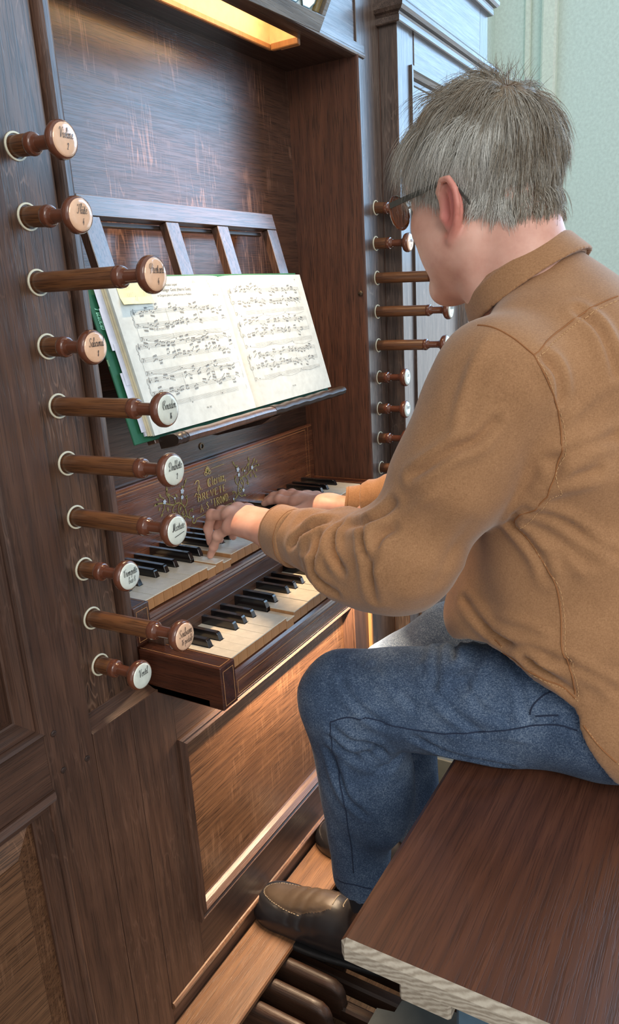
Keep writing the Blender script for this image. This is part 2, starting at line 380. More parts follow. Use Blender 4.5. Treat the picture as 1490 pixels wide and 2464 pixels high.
# cursive lettering ------------------------------------------------------
GL = {
 'a': (.62, [[(.45,.85),(.3,1),(.1,.75),(.08,.2),(.22,0),(.4,.25),(.46,.95),(.45,.15),(.55,0),(.66,.2)]]),
 'b': (.56, [[(0,.6),(.22,1.9),(.1,1.95),(.08,.15),(.2,0),(.38,.2),(.4,.7),(.3,.95),(.2,.85)],[(.38,.6),(.56,.75)]]),
 'c': (.46, [[(.38,.8),(.28,1),(.1,.7),(.1,.2),(.24,0),(.42,.2)]]),
 'd': (.62, [[(.42,.8),(.28,1),(.1,.7),(.1,.2),(.22,0),(.4,.25),(.48,1.9),(.46,.15),(.56,0),(.66,.2)]]),
 'e': (.44, [[(.06,.45),(.3,.6),(.32,.9),(.2,1),(.07,.7),(.08,.2),(.22,0),(.44,.25)]]),
 'i': (.34, [[(0,.6),(.12,1),(.1,.15),(.2,0),(.34,.25)],[(.15,1.4),(.19,1.5)]]),
 'l': (.34, [[(0,.5),(.25,1.8),(.14,1.95),(.08,.2),(.2,0),(.34,.25)]]),
 'm': (.92, [[(0,.6),(.1,1),(.1,0)],[(.1,.6),(.25,1),(.36,.85),(.36,0)],[(.36,.6),(.52,1),(.64,.85),(.64,.15),(.74,0),(.9,.25)]]),
 'n': (.64, [[(0,.6),(.1,1),(.1,0)],[(.1,.6),(.26,1),(.38,.85),(.38,.15),(.48,0),(.62,.25)]]),
 'o': (.52, [[(.3,1),(.1,.75),(.08,.2),(.22,0),(.38,.2),(.4,.8),(.28,1)],[(.36,.85),(.54,.8)]]),
 'p': (.58, [[(0,.6),(.14,1.05),(.12,-.8)],[(.14,.6),(.28,1),(.42,.8),(.42,.2),(.28,0),(.14,.2)]]),
 'r': (.42, [[(0,.5),(.12,1.1),(.28,.95),(.2,.2),(.28,0),(.42,.2)]]),
 's': (.42, [[(0,.3),(.24,1.1),(.34,.3),(.2,0),(.04,.15)],[(.3,.1),(.42,.25)]]),
 't': (.38, [[(0,.5),(.2,1.6),(.1,.2),(.2,0),(.36,.25)],[(.02,1.12),(.36,1.18)]]),
 'u': (.6, [[(0,.6),(.1,1),(.08,.2),(.2,0),(.36,.25),(.42,1),(.4,.15),(.5,0),(.62,.25)]]),
 'x': (.5, [[(.02,.85),(.12,1),(.3,.1),(.44,.05)],[(.42,1),(.06,0)]]),
 'V': (.8, [[(0,1.5),(.1,1.95),(.26,1.9),(.3,.6),(.36,0),(.5,.8),(.72,1.95),(.9,1.9)]]),
 'F': (.8, [[(.1,1.5),(.1,1.85),(.4,1.8),(.85,1.98)],[(.5,1.85),(.36,.3),(.12,0),(0,.3)],[(.2,1),(.6,1.08)]]),
 'P': (.82, [[(.42,1.8),(.3,.2),(.12,0)],[(.28,.9),(0,1.1),(.06,1.75),(.5,2.0),(.84,1.7),(.72,1.05),(.42,.95)]]),
 'S': (.72, [[(.0,.35),(.12,0),(.4,.1),(.52,.6),(.2,1.3),(.3,1.85),(.56,1.95),(.66,1.6)]]),
 'B': (.9, [[(.42,1.85),(.3,.1)],[(.2,.3),(0,.8),(.1,1.7),(.6,2),(.82,1.65),(.46,1.1),(.84,.8),(.76,.15),(.4,0),(.14,.15)]]),
 'D': (.95, [[(.4,1.85),(.28,.1)],[(.3,.2),(.1,0),(0,.2),(.2,.35),(.6,0),(.92,.5),(.86,1.5),(.5,2),(.1,1.8),(0,1.2),(.2,.9)]]),
 'M': (1.1, [[(0,.3),(.1,0),(.24,.2),(.36,1.9),(.5,.1),(.74,1.95),(.82,.15),(.92,0),(1.06,.2)],[(.36,1.2),(.3,.1)]]),
 'T': (.78, [[(.0,1.3),(.1,1.75),(.4,1.7),(.85,1.98)],[(.5,1.8),(.2,1.4),(.1,.5),(.3,0),(.6,.3)],[(.45,1.5),(.4,.3)]]),
 '1': (.36, [[(.05,1.3),(.22,1.7),(.14,0)]]),
 '2': (.5, [[(.05,1.2),(.2,1.7),(.4,1.4),(.25,.6),(.02,.02),(.2,.15),(.46,.0)]]),
 '4': (.52, [[(.3,1.7),(.02,.5),(.5,.55)],[(.4,1),(.3,-.1)]]),
 '6': (.5, [[(.42,1.7),(.12,1.1),(.08,.2),(.26,0),(.42,.3),(.34,.8),(.12,.6)]]),
 '8': (.5, [[(.26,.85),(.08,1.2),(.22,1.7),(.4,1.4),(.1,.4),(.22,0),(.42,.35),(.26,.85)]]),
 '^': (0, [[(-.42,1.3),(-.3,1.5),(-.18,1.3)]]), "'": (0, [[(-.3,1.25),(-.15,1.55)]]), ' ': (.35, []),
}
def smooth_line(pts, n=5):
    P_ = np.array(pts, float)
    if len(P_) < 3: return P_
    Q = np.vstack([2*P_[0]-P_[1], P_, 2*P_[-1]-P_[-2]]); out = []
    for i in range(1, len(Q)-2):
        p0, p1, p2, p3 = Q[i-1:i+3]
        for t in np.linspace(0, 1, n, endpoint=False):
            out.append(.5*((2*p1)+(-p0+p2)*t+(2*p0-5*p1+4*p2-p3)*t*t+(-p0+3*p1-3*p2+p3)*t**3))
    out.append(Q[-2]); return np.array(out)
def cursive(b, text, cx, cz, h, fn, cond=1.15, slant=.28, thick=.12, m=0, maxw=None):
    """draw pen lettering centred on (cx, cz); fn maps (u, v) to a 3-D point"""
    wtot = sum(GL[c][0] for c in text)*cond*h
    k = cond if not maxw or wtot < maxw else cond*maxw/wtot
    wtot = sum(GL[c][0] for c in text)*k*h; x = cx - wtot/2
    for c in text:
        adv, strokes = GL[c]
        for st in strokes:
            q = smooth_line([(x+(px*k + py*slant*.5)*h, cz+py*h) for px, py in st])
            ribbon(b, q, lambda d: h*thick*(.28+.72*abs(d[1])**1.5), fn, m)
        x += adv*k*h
def ribbon(b, q, wf, fn, m=0):
    q = np.asarray(q, float); vs = []
    for i in range(len(q)):
        d = q[min(i+1, len(q)-1)] - q[max(i-1, 0)]; L = np.hypot(*d) or 1; d = d/L
        w_ = (wf(d) if callable(wf) else wf)/2; nrm = np.array([-d[1], d[0]])*w_
        vs += [fn(*(q[i]+nrm)), fn(*(q[i]-nrm))]
    b.add(vs, [(2*i, 2*i+1, 2*i+3, 2*i+2) for i in range(len(q)-1)], m)
def text_mesh(b, s_, size, fn, m=0, shear=0., bold=0., space=1., align='CENTER', sx=1.):
    cu = bpy.data.curves.new('t', 'FONT'); cu.body = s_; cu.size = size; cu.shear = shear; cu.offset = bold; cu.space_character = space; cu.align_x = align; cu.resolution_u = 3
    o = bpy.data.objects.new('t', cu); link(o); dg = bpy.context.evaluated_depsgraph_get(); me = o.evaluated_get(dg).to_mesh()
    b.add([fn(v.co.x*sx, v.co.y) for v in me.vertices], [tuple(p.vertices) for p in me.polygons], m)
    o.evaluated_get(dg).to_mesh_clear(); bpy.data.objects.remove(o); bpy.data.curves.remove(cu)

def serif(b, s_, cx, cz, h, adv, fn, thick, kind):
    """painted capitals: block strokes with slab serifs"""
    CAP = {'A': [[(0,0),(.45,1),(.9,0)],[(.2,.38),(.7,.38)]], 'B': [[(.1,0),(.1,1)],[(.1,1),(.6,.95),(.65,.6),(.1,.53),(.75,.45),(.7,.05),(.1,0)]], 'R': [[(.1,0),(.1,1)],[(.1,1),(.65,.95),(.65,.58),(.1,.5)],[(.4,.5),(.85,0)]],
     'E': [[(.1,0),(.1,1)],[(.1,1),(.7,1)],[(.1,.52),(.55,.52)],[(.1,0),(.75,0)]], 'V': [[(0,1),(.42,0),(.85,1)]], 'T': [[(.4,0),(.4,1)],[(0,1),(.8,1)]],
     'O': [[(.4,1),(.08,.75),(.08,.25),(.4,0),(.72,.25),(.72,.75),(.4,1)]], 'N': [[(.1,0),(.1,1)],[(.1,1),(.7,0)],[(.7,0),(.7,1)]], 'D': [[(.1,0),(.1,1)],[(.1,1),(.6,.9),(.75,.5),(.6,.1),(.1,0)]],
     'S': [[(.68,.8),(.4,1),(.12,.78),(.4,.52),(.7,.25),(.4,0),(.08,.2)]], '.': [[(.1,0),(.1,.1)]], ',': [[(.15,.1),(.05,-.2)]],
     'C': [[(.85,.75),(.7,1),(.2,.9),(.08,.5),(.2,.1),(.6,0),(.85,.25)],[(.42,.95),(.38,.05)]], 'l': [[(.2,1.1),(.2,.1),(.4,0)]], 'e': [[(.1,.4),(.45,.5),(.3,.72),(.1,.5),(.12,.12),(.35,0),(.5,.15)]],
     'r': [[(.15,0),(.15,.7)],[(.15,.55),(.3,.72),(.45,.6)]], 'i': [[(.2,.7),(.2,.05)],[(.2,.9),(.22,.97)]], 'n': [[(.12,0),(.12,.7)],[(.12,.55),(.35,.72),(.48,.6),(.48,0)]], 'x': [[(.1,.7),(.45,0)],[(.45,.7),(.1,0)],[(.15,.36),(.42,.36)]], ' ': []}
    tw = sum(adv.get(c, adv['_']) for c in s_)*h; x = cx-tw/2
    for c in s_:
        for st in CAP[c]:
            q = np.array([(x+px*h*adv['k'], cz+py*h) for px, py in st])
            if len(st) > 3 and kind != 'block': q = smooth_line(q)
            ribbon(b, q, lambda d: h*thick*(.35+.65*abs(d[1])), fn)
            if kind == 'slab' and len(st) == 2 and abs(st[0][0]-st[1][0]) < .05:
                for pz in (st[0][1], st[1][1]): ribbon(b, np.array([(x+st[0][0]*h*adv['k']-h*.12, cz+pz*h), (x+st[0][0]*h*adv['k']+h*.12, cz+pz*h)]), h*.07, fn)
        x += adv.get(c, adv['_'])*h
def gold(b):
    f = lambda u, v: (u, .1590, v)
    serif(b, 'A. Clerinx,', 1.190, -.3700, .0170, {'_': .50, 'A': .8, '.': .45, ' ': .75, 'C': .85, 'l': .38, 'r': .46, 'i': .34, 'k': .72}, f, .115, 'round')
    ribbon(b, smooth_line([(1.128, -.379), (1.134, -.3735), (1.140, -.379), (1.146, -.352), (1.138, -.349), (1.132, -.354)]), .0016, f)
    serif(b, 'BREVETE', 1.187, -.3925, .0145, {'_': .98, 'k': .82}, f, .17, 'slab')
    serif(b, 'A S', 1.158, -.4160, .0165, {'_': .70, ' ': .5, 'k': .58}, f, .135, 'block')
    serif(b, 'T', 1.1795, -.4065, .0080, {'_': .6, 'k': .8}, f, .2, 'block')
    serif(b, 'TROND.', 1.2160, -.4160, .0165, {'_': .66, '.': .3, 'k': .60}, f, .135, 'block')
    line(b, (1.190, -.3345), (1.235, -.3345), .0009, .159); line(b, (1.128, -.4245), (1.25, -.4245), .0009, .159)
    # crest: fan of leaves over two curled stems
    for k, a in enumerate((-70, -45, -22, 0, 22, 45, 70)):
        L = .0145 - .004*abs(a)/70; ca, sa = math.sin(math.radians(a)), math.cos(math.radians(a))
        q = np.array([(1.177+ca*L*t*.8, -.3405+sa*L*t) for t in (0.15, .4, .7, 1)])
        for i in range(3): ribbon(b, q[i:i+2], (.0022, .0034, .0020)[i], f)
    ribbon(b, smooth_line([(1.169, -.336), (1.1665, -.3405), (1.171, -.3445), (1.177, -.3415), (1.183, -.3445), (1.1875, -.3405), (1.185, -.336)]), .0013, f)
part('gold_lettering', M_gold, gold, parent=nb)
def spray(b, sx, f, m=0):
    def q(pts): return [(1.187+sx*(x-1.187), z) for x, z in pts]
    main = [(1.128,-.4245),(1.120,-.432),(1.113,-.428),(1.117,-.4195),(1.107,-.418),(1.098,-.410),(1.096,-.398),(1.090,-.386),(1.078,-.378),(1.062,-.378),(1.046,-.372),(1.030,-.366),(1.014,-.364)]
    ribbon(b, smooth_line(q(main)), lambda d: .0026, f, m)
    for br in ([(1.100,-.408),(1.088,-.410),(1.084,-.402),(1.090,-.398)], [(1.094,-.394),(1.103,-.384),(1.104,-.374),(1.099,-.370)], [(1.088,-.384),(1.086,-.372),(1.092,-.362),(1.098,-.352),(1.103,-.343)], [(1.066,-.378),(1.058,-.388),(1.060,-.396),(1.066,-.394)],
               [(1.052,-.374),(1.052,-.362),(1.046,-.352),(1.049,-.346)], [(1.070,-.378),(1.066,-.366),(1.058,-.358)], [(1.080,-.379),(1.074,-.392),(1.078,-.402)], [(1.108,-.418),(1.106,-.408),(1.113,-.402),(1.118,-.408)], [(1.036,-.368),(1.034,-.378),(1.028,-.384)], [(1.040,-.370),(1.038,-.360),(1.030,-.354)], [(1.098,-.410),(1.086,-.420),(1.076,-.418)]):
        ribbon(b, smooth_line(q(br)), lambda d: .0019, f, m)
    for (x, z, a, L) in ((1.103,-.345,60,.011),(1.099,-.352,150,.009),(1.049,-.349,95,.011),(1.056,-.358,140,.010),(1.076,-.366,120,.009),(1.060,-.392,250,.010),(1.078,-.400,260,.010),(1.030,-.386,220,.009),(1.030,-.354,120,.009),(1.018,-.364,190,.010),(1.024,-.372,240,.008),(1.112,-.404,20,.008),(1.078,-.418,210,.009),(1.090,-.404,190,.008),(1.084,-.388,230,.009),(1.102,-.376,70,.008),(1.045,-.378,270,.009),(1.022,-.358,140,.008)):
        aa = math.radians(a); dx, dz = math.cos(aa), math.sin(aa)
        q4 = np.array(q([(x+dx*L*t, z+dz*L*t) for t in (0, .35, .7, 1)]))
        for i in range(3): ribbon(b, q4[i:i+2], (.0030, .0046, .0020)[i], f, m)
for sx in (1, -1): part('painted_spray', M_vine, lambda b: spray(b, sx, lambda u, v: (u, .1592, v)), parent=nb)
for sx in (1, -1):
    for (x, z, r) in ((1.092,-.358,.0058),(1.090,-.370,.0046),(1.038,-.3655,.0050),(1.068,-.366,.0026),(1.078,-.408,.0044),(1.117,-.418,.0028)):
        X = 1.187+sx*(x-1.187); b = MB(); rr = []
        for t_ in np.linspace(0, 2*math.pi, 31)[:-1]:
            q = r*(.62+.38*abs(math.cos(2.5*t_))); rr.append((X+math.cos(t_)*q, .1588, z+math.sin(t_)*q))
        b.add([(X, .1586, z)]+rr, [(0, k+1, (k+1) % 30+1) for k in range(30)]); b.build('painted_flower', M_bflo, nb)
part('keyhole', M_brass, lambda b: (b.lathe([(0, .0075), (.002, .0075), (.002, .0045), (-.004, .004), (-.004, 0)], (1.186, .176, -.287), (0,-1,0), 18, cap=False)))

# ------------------------------------------------------------------ right-hand side cabinet
cab = thing('side_cabinet', (2.06, .2, -1.42), 'bluish-lit oak cabinet with moulded cornice right of the organ console', 'cabinet')
bx = lambda name, mat, *a, bev=.0012: box(name, mat, *a, parent=cab, bev=bev)
bx('stile', M_cabf, 1.735, 1.806, -.045, .0, -1.42, .565, bev=.002)
bx('side_board', M_stile, 1.7351, 1.76, -.0445, .30, -1.42, .80, bev=.001)
bx('top_rail', M_cabh, 1.834, 2.33, -.045, .0, .495, .565)
bx('stile', M_cabf, 1.806, 1.834, -.043, .0, .495, .565, bev=.0005)
bx('stile', M_cabf, 2.33, 2.40, -.045, .0, -1.42, .565)
CM = [(0, .002), (0, -.006), (.25, -.006), (.35, -.002), (.55, .004), (.65, .012), (.85, .014), (1, .02)]
part('door_moulding', [M_cabf, M_cabh], lambda b: recess_frame(b, 1.806, 2.215, -1.36, .495, -.045, .034, 0, CM, None), parent=cab)
part('door_panel', M_cabf, lambda b: b.box(1.838, 2.183, -.028, -.015, -1.33, .465, 0), parent=cab)
bx('meeting_strip', M_darkb, 2.216, 2.232, -.040, .0, -1.36, .495)
bx('door_edge', M_cabf, 2.232, 2.33, -.045, .0, -1.42, .495)
bx('frieze', M_cabh, 1.735, 2.33, -.043, .0, .60, .74, bev=.0005); bx('stile', M_cabf, 2.331, 2.40, -.043, .0, .60, .74, bev=.0005)
bx('end_panel', M_cabf, 2.38, 2.40, .0, .70, -1.42, .80, bev=.001)
bx('upper_board', M_cabh, 1.735, 2.40, -.043, .0, .80, 1.15, bev=.0005)
def cornice(b, z, y, x0=1.735, x1=2.40):
    pr = [(0, 0), (-.010, 0), (-.012, .002), (-.012, .013), (-.009, .015), (-.012, .019), (-.020, .021), (-.0255, .027), (-.0265, .035), (-.022, .042), (-.012, .045), (0, .046)]
    rings = []
    for i, (px, side) in enumerate((('l', 0), ('f', 0), ('f', 1), ('r', 1))):
        pass
    # mitred run: left return, front, right return
    path = []
    for (dy, dz) in pr: path.append([(x0+dy, .30, z+dz), (x0+dy, y+dy, z+dz), (x1-dy, y+dy, z+dz), (x1-dy, .70, z+dz)])
    n = len(path)
    for i in range(n-1):
        for k in range(3): b.add([path[i][k], path[i][k+1], path[i+1][k+1], path[i+1][k]], [(0,1,2,3)])
    b.add([path[-1][k] for k in range(4)], [(0,1,2,3)]); b.add([path[0][k] for k in range(4)], [(3,2,1,0)])
part('cornice', M_cabh, lambda b: cornice(b, .563, -.045), parent=cab, smooth=True)
part('cornice', M_cabh, lambda b: cornice(b, .738, -.045), parent=cab, smooth=True)
part('crown_moulding', M_cabh, lambda b: cornice(b, .80, -.062, 1.71, 2.42), parent=cab, smooth=True)

# ------------------------------------------------------------------ keyboards
PIT = .02343; KX0 = .8011
blk = {0: -.0018, 1: .0018, 3: -.0025, 4: 0.0, 5: .0025}     # sharp after natural i, offset from the boundary
def nat_poly(i, last, first_, L, fr=.048):
    """outline of a natural seen from above; u across, v from the front edge (0) to the back (L)"""
    g = .0004; hw = .0059; u0, u1 = g, PIT-g
    a = (hw + blk[(i-1) % 7]) if (i-1) % 7 in blk and not first_ else None
    c = (PIT - hw + blk[i]) if i in blk and not last else None
    p = [(u0, 0), (u1, 0)]
    if c: p += [(u1, fr), (c-g, fr), (c-g, L)]
    else: p += [(u1, L)]
    if a: p += [(a+g, L), (a+g, fr), (u0, fr)]
    else: p += [(u0, L)]
    return p
NM = {}
def nat_mesh(kind, i, last, first_, L):
    key = (kind, i, last, first_, round(L, 3))
    if key not in NM:
        b = MB()
        if kind == 'iv':
            poly = [(u, v-(.0022 if v == 0 else 0)) for u, v in nat_poly(i, last, first_, L)]
            b.extrude([(u, v) for u, v in poly], -.0017, 0)
        else: b.extrude(nat_poly(i, last, first_, L), -.021, -.0018)
        me = bpy.data.meshes.new(kind); me.from_pydata(b.v, [], b.f); me.materials.append(M_ivory if kind == 'iv' else M_keyf)
        NM[key] = me
    return NM[key]
def sharp_mesh(L):
    if ('s', L) not in NM:
        b = MB(); h = .0125; w0, w1 = .0051, .0043
        sec = [(0.0, .0), (.0035, .0096), (.0055, .0118), (.0080, h), (L, h)]
        vs = []; 
        for (v, z) in sec:
            t = z/h; ww = w0+(w1-w0)*t; zz = z
            vs += [(-ww if z == 0 else -w0+(w0-w1)*t, v, z), (ww if z == 0 else w0-(w0-w1)*t, v, z)]
        n = len(sec); fs = [(2*k, 2*k+1, 2*k+3, 2*k+2) for k in range(n-1)]
        vs2 = []
        b.add(vs, fs)
        # sides with a soft arris, and the body below
        base = [(-w0, 0, 0), (w0, 0, 0), (w0, L, 0), (-w0, L, 0)]
        for sx in (-1, 1):
            side = [(sx*(w0-(w0-w1)*(z/h)), v, z) for v, z in sec] + [(sx*w0, L, 0)]
            b.add(side, [tuple(range(len(side))) if sx < 0 else tuple(range(len(side)))[::-1]])
        b.add([(-w0,0,0),(w0,0,0),(w0,0,-.012),(-w0,0,-.012),(-w0,L,-.012),(w0,L,-.012),(-w0,L,0),(w0,L,0)], [(0,3,2,1),(0,6,4,3),(1,2,5,7)])
        me = bpy.data.meshes.new('sharp'); me.from_pydata(b.v, [], b.f); me.materials.append(M_ebony); NM[('s', L)] = me
        bm_fix(me)
    return NM[('s', L)]
def bm_fix(me):
    import bmesh
    bm = bmesh.new(); bm.from_mesh(me); bmesh.ops.remove_doubles(bm, verts=bm.verts, dist=1e-5); bmesh.ops.recalc_face_normals(bm, faces=bm.faces)
    es = [e for e in bm.edges if len(e.link_faces) == 2 and e.calc_face_angle(0) > .4]
    bmesh.ops.bevel(bm, geom=es, offset=.0006, segments=1, affect='EDGES'); bm.to_mesh(me); bm.free()
def keyboard(label, yf, yb, ztop, pressed, sp_pressed=()):
    root = thing('keyboard', (1.19, (yf+yb)/2, ztop-.06), label, 'keyboard', 'keyboards of the organ')
    L = yb - yf
    for n in range(33):
        i = n % 7; last = n == 32; dz = -pressed[n] if n in pressed else (rng.random()-.5)*.0008
        k = bpy.data.objects.new('natural_key', nat_mesh('wd', i, last, n == 0, L)); link(k); k.parent = root
        k.location = (KX0+n*PIT-1.19, yf-(yf+yb)/2, .06+dz)
        o = bpy.data.objects.new('ivory_top', nat_mesh('iv', i, last, n == 0, L)); link(o); o.parent = k
        if dz < -.005: k.rotation_euler.x = 0
        if i in blk and not last:
            s_ = bpy.data.objects.new('sharp_key', sharp_mesh(round(L-.050, 3))); link(s_); s_.parent = root
            s_.location = (KX0+(n+1)*PIT+blk[i]-1.19, yf-(yf+yb)/2+.050, .06-(.006 if n in sp_pressed else 0))
    return root
up = keyboard('upper keyboard, played by the organist, below the painted name board', .0115, .1595, -.4515, {7: .006, 8: .0025, 9: .0085, 19: .006}, {22})
lo = keyboard('lower keyboard with ivory naturals, jutting out below the upper one', -.149, .02, -.5203, {7: .007}, ())
def inlay_rect(b, x0, x1, z0, z1, y, wd=.0010):
    for p, q in (((x0, z0), (x1, z0)), ((x1, z0), (x1, z1)), ((x1, z1), (x0, z1)), ((x0, z1), (x0, z0))): line(b, p, q, wd, y)
def kcase(root, yc, zt, zb, ztl, yr, depth):
    M_ = M_rose
    for (x0, x1) in ((.7645, KX0-.0008), (KX0+33*PIT+.0008, 1.6145)):
        ck = box('cheek', M_rosey, x0, x1, yc, depth, zb, ztl, parent=root, bev=.0012)
        b = MB(); inlay_rect(b, x0+.0055, x1-.0055, zb+.006, ztl-.008, yc-.0003); 
        yy = lambda x, y: (x, y, ztl+.0003)
        for p, q in (((x0+.005, yc+.005), (x1-.005, yc+.005)), ((x1-.005, yc+.005), (x1-.005, depth)), ((x0+.005, yc+.005), (x0+.005, depth))):
            dx, dy = q[0]-p[0], q[1]-p[1]; Ln = math.hypot(dx, dy); nx, ny = -dy/Ln*.0005, dx/Ln*.0005
            b.add([(p[0]+nx, p[1]+ny, ztl+.0003), (q[0]+nx, q[1]+ny, ztl+.0003), (q[0]-nx, q[1]-ny, ztl+.0003), (p[0]-nx, p[1]-ny, ztl+.0003)], [(0,1,2,3)])
        b.build('inlay', M_inlay, ck)
    for (x0, x1) in ((.7641, KX0-.001), (KX0+33*PIT+.001, 1.6148)):
        if root is up: box('filler_block', M_rosey, x0, x1, .004, .159, zb-.072, zb-.0005, parent=root, bev=0)
    fr = box('front_rail', M_, KX0, KX0+33*PIT, yr, yr+.02, zb, zt-.0375, parent=root, bev=.0008)
    b = MB(); b.extrude([(yr+.02, zt-.0235), (yr+.004, zt-.0245), (yr-.001, zt-.0275), (yr-.002, zt-.031), (yr+.001, zt-.0345), (yr+.0, zt-.038), (yr+.02, zt-.038)], KX0, KX0+33*PIT, fn=lambda x, y, z: (z, x, y)); b.build('rail_moulding', M_, root)
    b = MB(); inlay_rect(b, KX0+.010, KX0+33*PIT-.010, zb+.005, zt-.0425, yr-.0003); b.build('inlay', M_inlay, fr)
    box('key_bed', M_darkb, .7645, 1.6145, yr+.02, depth, zb+.002, zb+.012, parent=root, bev=0)
kcase(up, .0, -.4515, -.5150, -.4500, .006, .159)
kcase(lo, -.160, -.5203, -.5880, -.5175, -.1535, .0)
b = MB(); b.lathe([(0, .0028), (.002, .0026), (.0028, .001)], (.842, .0057, -.503), (0,-1,0), 12); b.lathe([(0, .0028), (.002, .0026), (.0028, .001)], (1.19, .0057, -.503), (0,-1,0), 12); b.build('screw', M_brass, up)

# ------------------------------------------------------------------ stop knobs
knob_cache = {}
def knob_part(kind, ln):
    if (kind, ln) in knob_cache: return knob_cache[(kind, ln)]
    b = MB(); r = .0145
    if kind == 'shaft': b.lathe([(-.02, r), (ln-.004, r), (ln-.0025, r-.0002)], (0,0,0), (0,-1,0), 28); m_ = M_shaft
    elif kind == 'collar': b.lathe([(ln-.0030, r-.0004), (ln-.0020, r+.0008), (ln+.002, r+.0012), (ln+.0055, r+.0002), (ln+.0060, r-.0022), (ln+.008, .0112), (ln+.012, .0098)], (0,0,0), (0,-1,0), 28); m_ = M_head
    elif kind == 'head':
        q = ln+.012
        b.lathe([(q-.004, .0092), (q+.018, .0092), (q+.024, .0105), (q+.0275, .016), (q+.031, .0225), (q+.035, .0250), (q+.0395, .0250), (q+.0425, .0235), (q+.0435, .0215)], (0,0,0), (0,-1,0), 36); m_ = M_head
    me = bpy.data.meshes.new(kind); me.from_pydata(b.v, [], b.f); me.materials.append(m_)
    me.polygons.foreach_set('use_smooth', [True]*len(me.polygons)); me.set_sharp_from_angle(angle=math.radians(50)); me.update()
    knob_cache[(kind, ln)] = me; return me
def stop_knob(x, z, ln, text, num, white, label, droop=0.0, yaw=0.0, fs=1.0, group=None, sc=1.0):
    r_ = thing('stop_knob', (x, 0, z), label, 'organ stop', group); r_.rotation_euler = (droop, 0, yaw); r_.scale = (sc, 1, sc)
    for kind in ('shaft', 'collar', 'head'):
        o = bpy.data.objects.new(kind, knob_part(kind, ln)); link(o); o.parent = r_
        if kind == 'head': hd = o
    y = -(ln+.012+.0437)
    b = MB(); b.lathe([(0, .0216), (.0006, .0214), (.0016, .0190), (.0021, .012), (.0022, 0.0001)], (0, y+.0004, 0), (0,-1,0), 32)
    o = b.build('label_disc', M_enwhite if white else M_enpink, None, smooth='all'); o.parent = hd; o.location = (0,0,0)
    b = MB(); f = lambda u, v: (u, y-.0021 - .0004*max(0, 1-(u*u+v*v)/.0004), v)
    lines = text.split('|'); h = .0066*fs
    if len(lines) == 1: cursive(b, lines[0], 0, .0015 if num or 1 else -.003, h, f, maxw=.0285)
    else:
        cursive(b, lines[0], 0, .0025, h, f, maxw=.030); cursive(b, lines[1], .001, -.0105, h*.85, f, maxw=.026)
    if num: cursive(b, num, .001, -.0125, .0048, f, cond=.9, thick=.18)
    if text == 'Mixture': ribbon(b, np.array([(-.010, -.0075), (-.002, -.0062), (.006, -.005), (.012, -.0042)]), lambda d: .0009, f)
    if b.v: o = b.build('lettering', M_ink, None); o.parent = hd; o.location = (0,0,0)
    return r_
def ring(x, z):
    b = MB(); n = 28
    prof = [(.0, .0168), (.0012, .0167), (.0016, .0162), (.0016, .0146), (.0008, .0140), (-.004, .0139)]
    b.lathe(prof, (x, 0, z), (0,-1,0), n, cap=False); b.lathe([(-.0005, .0140), (-.0004, .0001)], (x, 0, z), (0,-1,0), n, m=1, cap=False)
    b.build('bone_ring', [M_bone, M_black], case, smooth=True)
LK = [('Violine','2',0),('Flu^te','4',0),('Prestant','4',0),('Salicional','8',0),('Bourdon','16',1),('Doublette','2',1),('Mixture','',1),('Trompette|bas 8','',1),("Soubasse|16 pe'dale",'',0),('Ventil','',1)]
LP = [(.6778,.1922,.0862,.1877),(.6802,.1127,.0926,.1059),(.6799,.0348,.1974,.0323),(.6793,-.0446,.0877,-.0472),(.6820,-.1223,.1915,-.1227),
      (.6825,-.2005,.1901,-.1978),(.6833,-.2770,.1831,-.2769),(.6832,-.3540,.0889,-.3525),(.6838,-.4301,.1746,-.4262),(.6852,-.5056,.0856,-.5055)]
for k, ((txt, num, wh), (x, z, d, z2)) in enumerate(zip(LK, LP)):
    out = 'drawn' if d > .12 else 'pushed in'
    nm = txt.replace('|', ' ').replace('^', '').replace("'", '').replace('^', '')
    stop_knob(x, z, d-.0577, txt, num, wh, f'{out} stop knob on the left board, {"white" if wh else "peach"} disc lettered {nm} {num}'.strip(), droop=math.atan2(z-z2, d), sc=.86, fs=.95, group='stop knobs on the left board')
    ring(x, z)
RP = [(1.6953,.1852,.0831,.1750,1,'Cor','8','topmost stop knob on the right board, beside the organist\'s brow'),(1.6890,.1062,.0893,.1016,0,'Flu^te','8','second stop knob from the top on the right board, just below the spectacles'),
      (1.6899,.0284,.1932,.0229,0,'','','drawn stop knob on the right board whose head is hidden by the face'),(1.6862,-.0492,.1873,-.0521,1,'Trompette','8','drawn stop knob on the right board just under the chin'),
      (1.6848,-.1287,.1793,-.1292,1,'','','drawn stop knob on the right board, its head half behind the shoulder'),(1.6836,-.2060,.0773,-.2058,1,'Cor','2','upper of three pushed-in white stop knobs on the right board'),
      (1.6802,-.2827,.0770,-.2830,1,'Tremb','','middle of three pushed-in white stop knobs on the right board'),(1.6770,-.3568,.0800,-.3544,1,'Oct','8','lowest of three pushed-in white stop knobs on the right board'),
      (1.6787,-.4335,.1901,-.4317,1,'','','lowest stop knob on the right board, its head hidden behind the sleeve')]
GL['C'] = (.7, [[(.7,1.5),(.55,1.95),(.1,1.6),(0,.6),(.25,0),(.6,.3)]]); GL['O'] = (.8, [[(.4,1.95),(.05,1.4),(.05,.4),(.4,0),(.75,.5),(.7,1.5),(.4,1.95)]])
for (x, z, d, z2, wh, txt, num, lab) in RP:
    stop_knob(x, z, d-.0577, txt, num, wh, lab, droop=math.atan2(z-z2, d), sc=.86, group='stop knobs on the right board')
    ring(x, z)

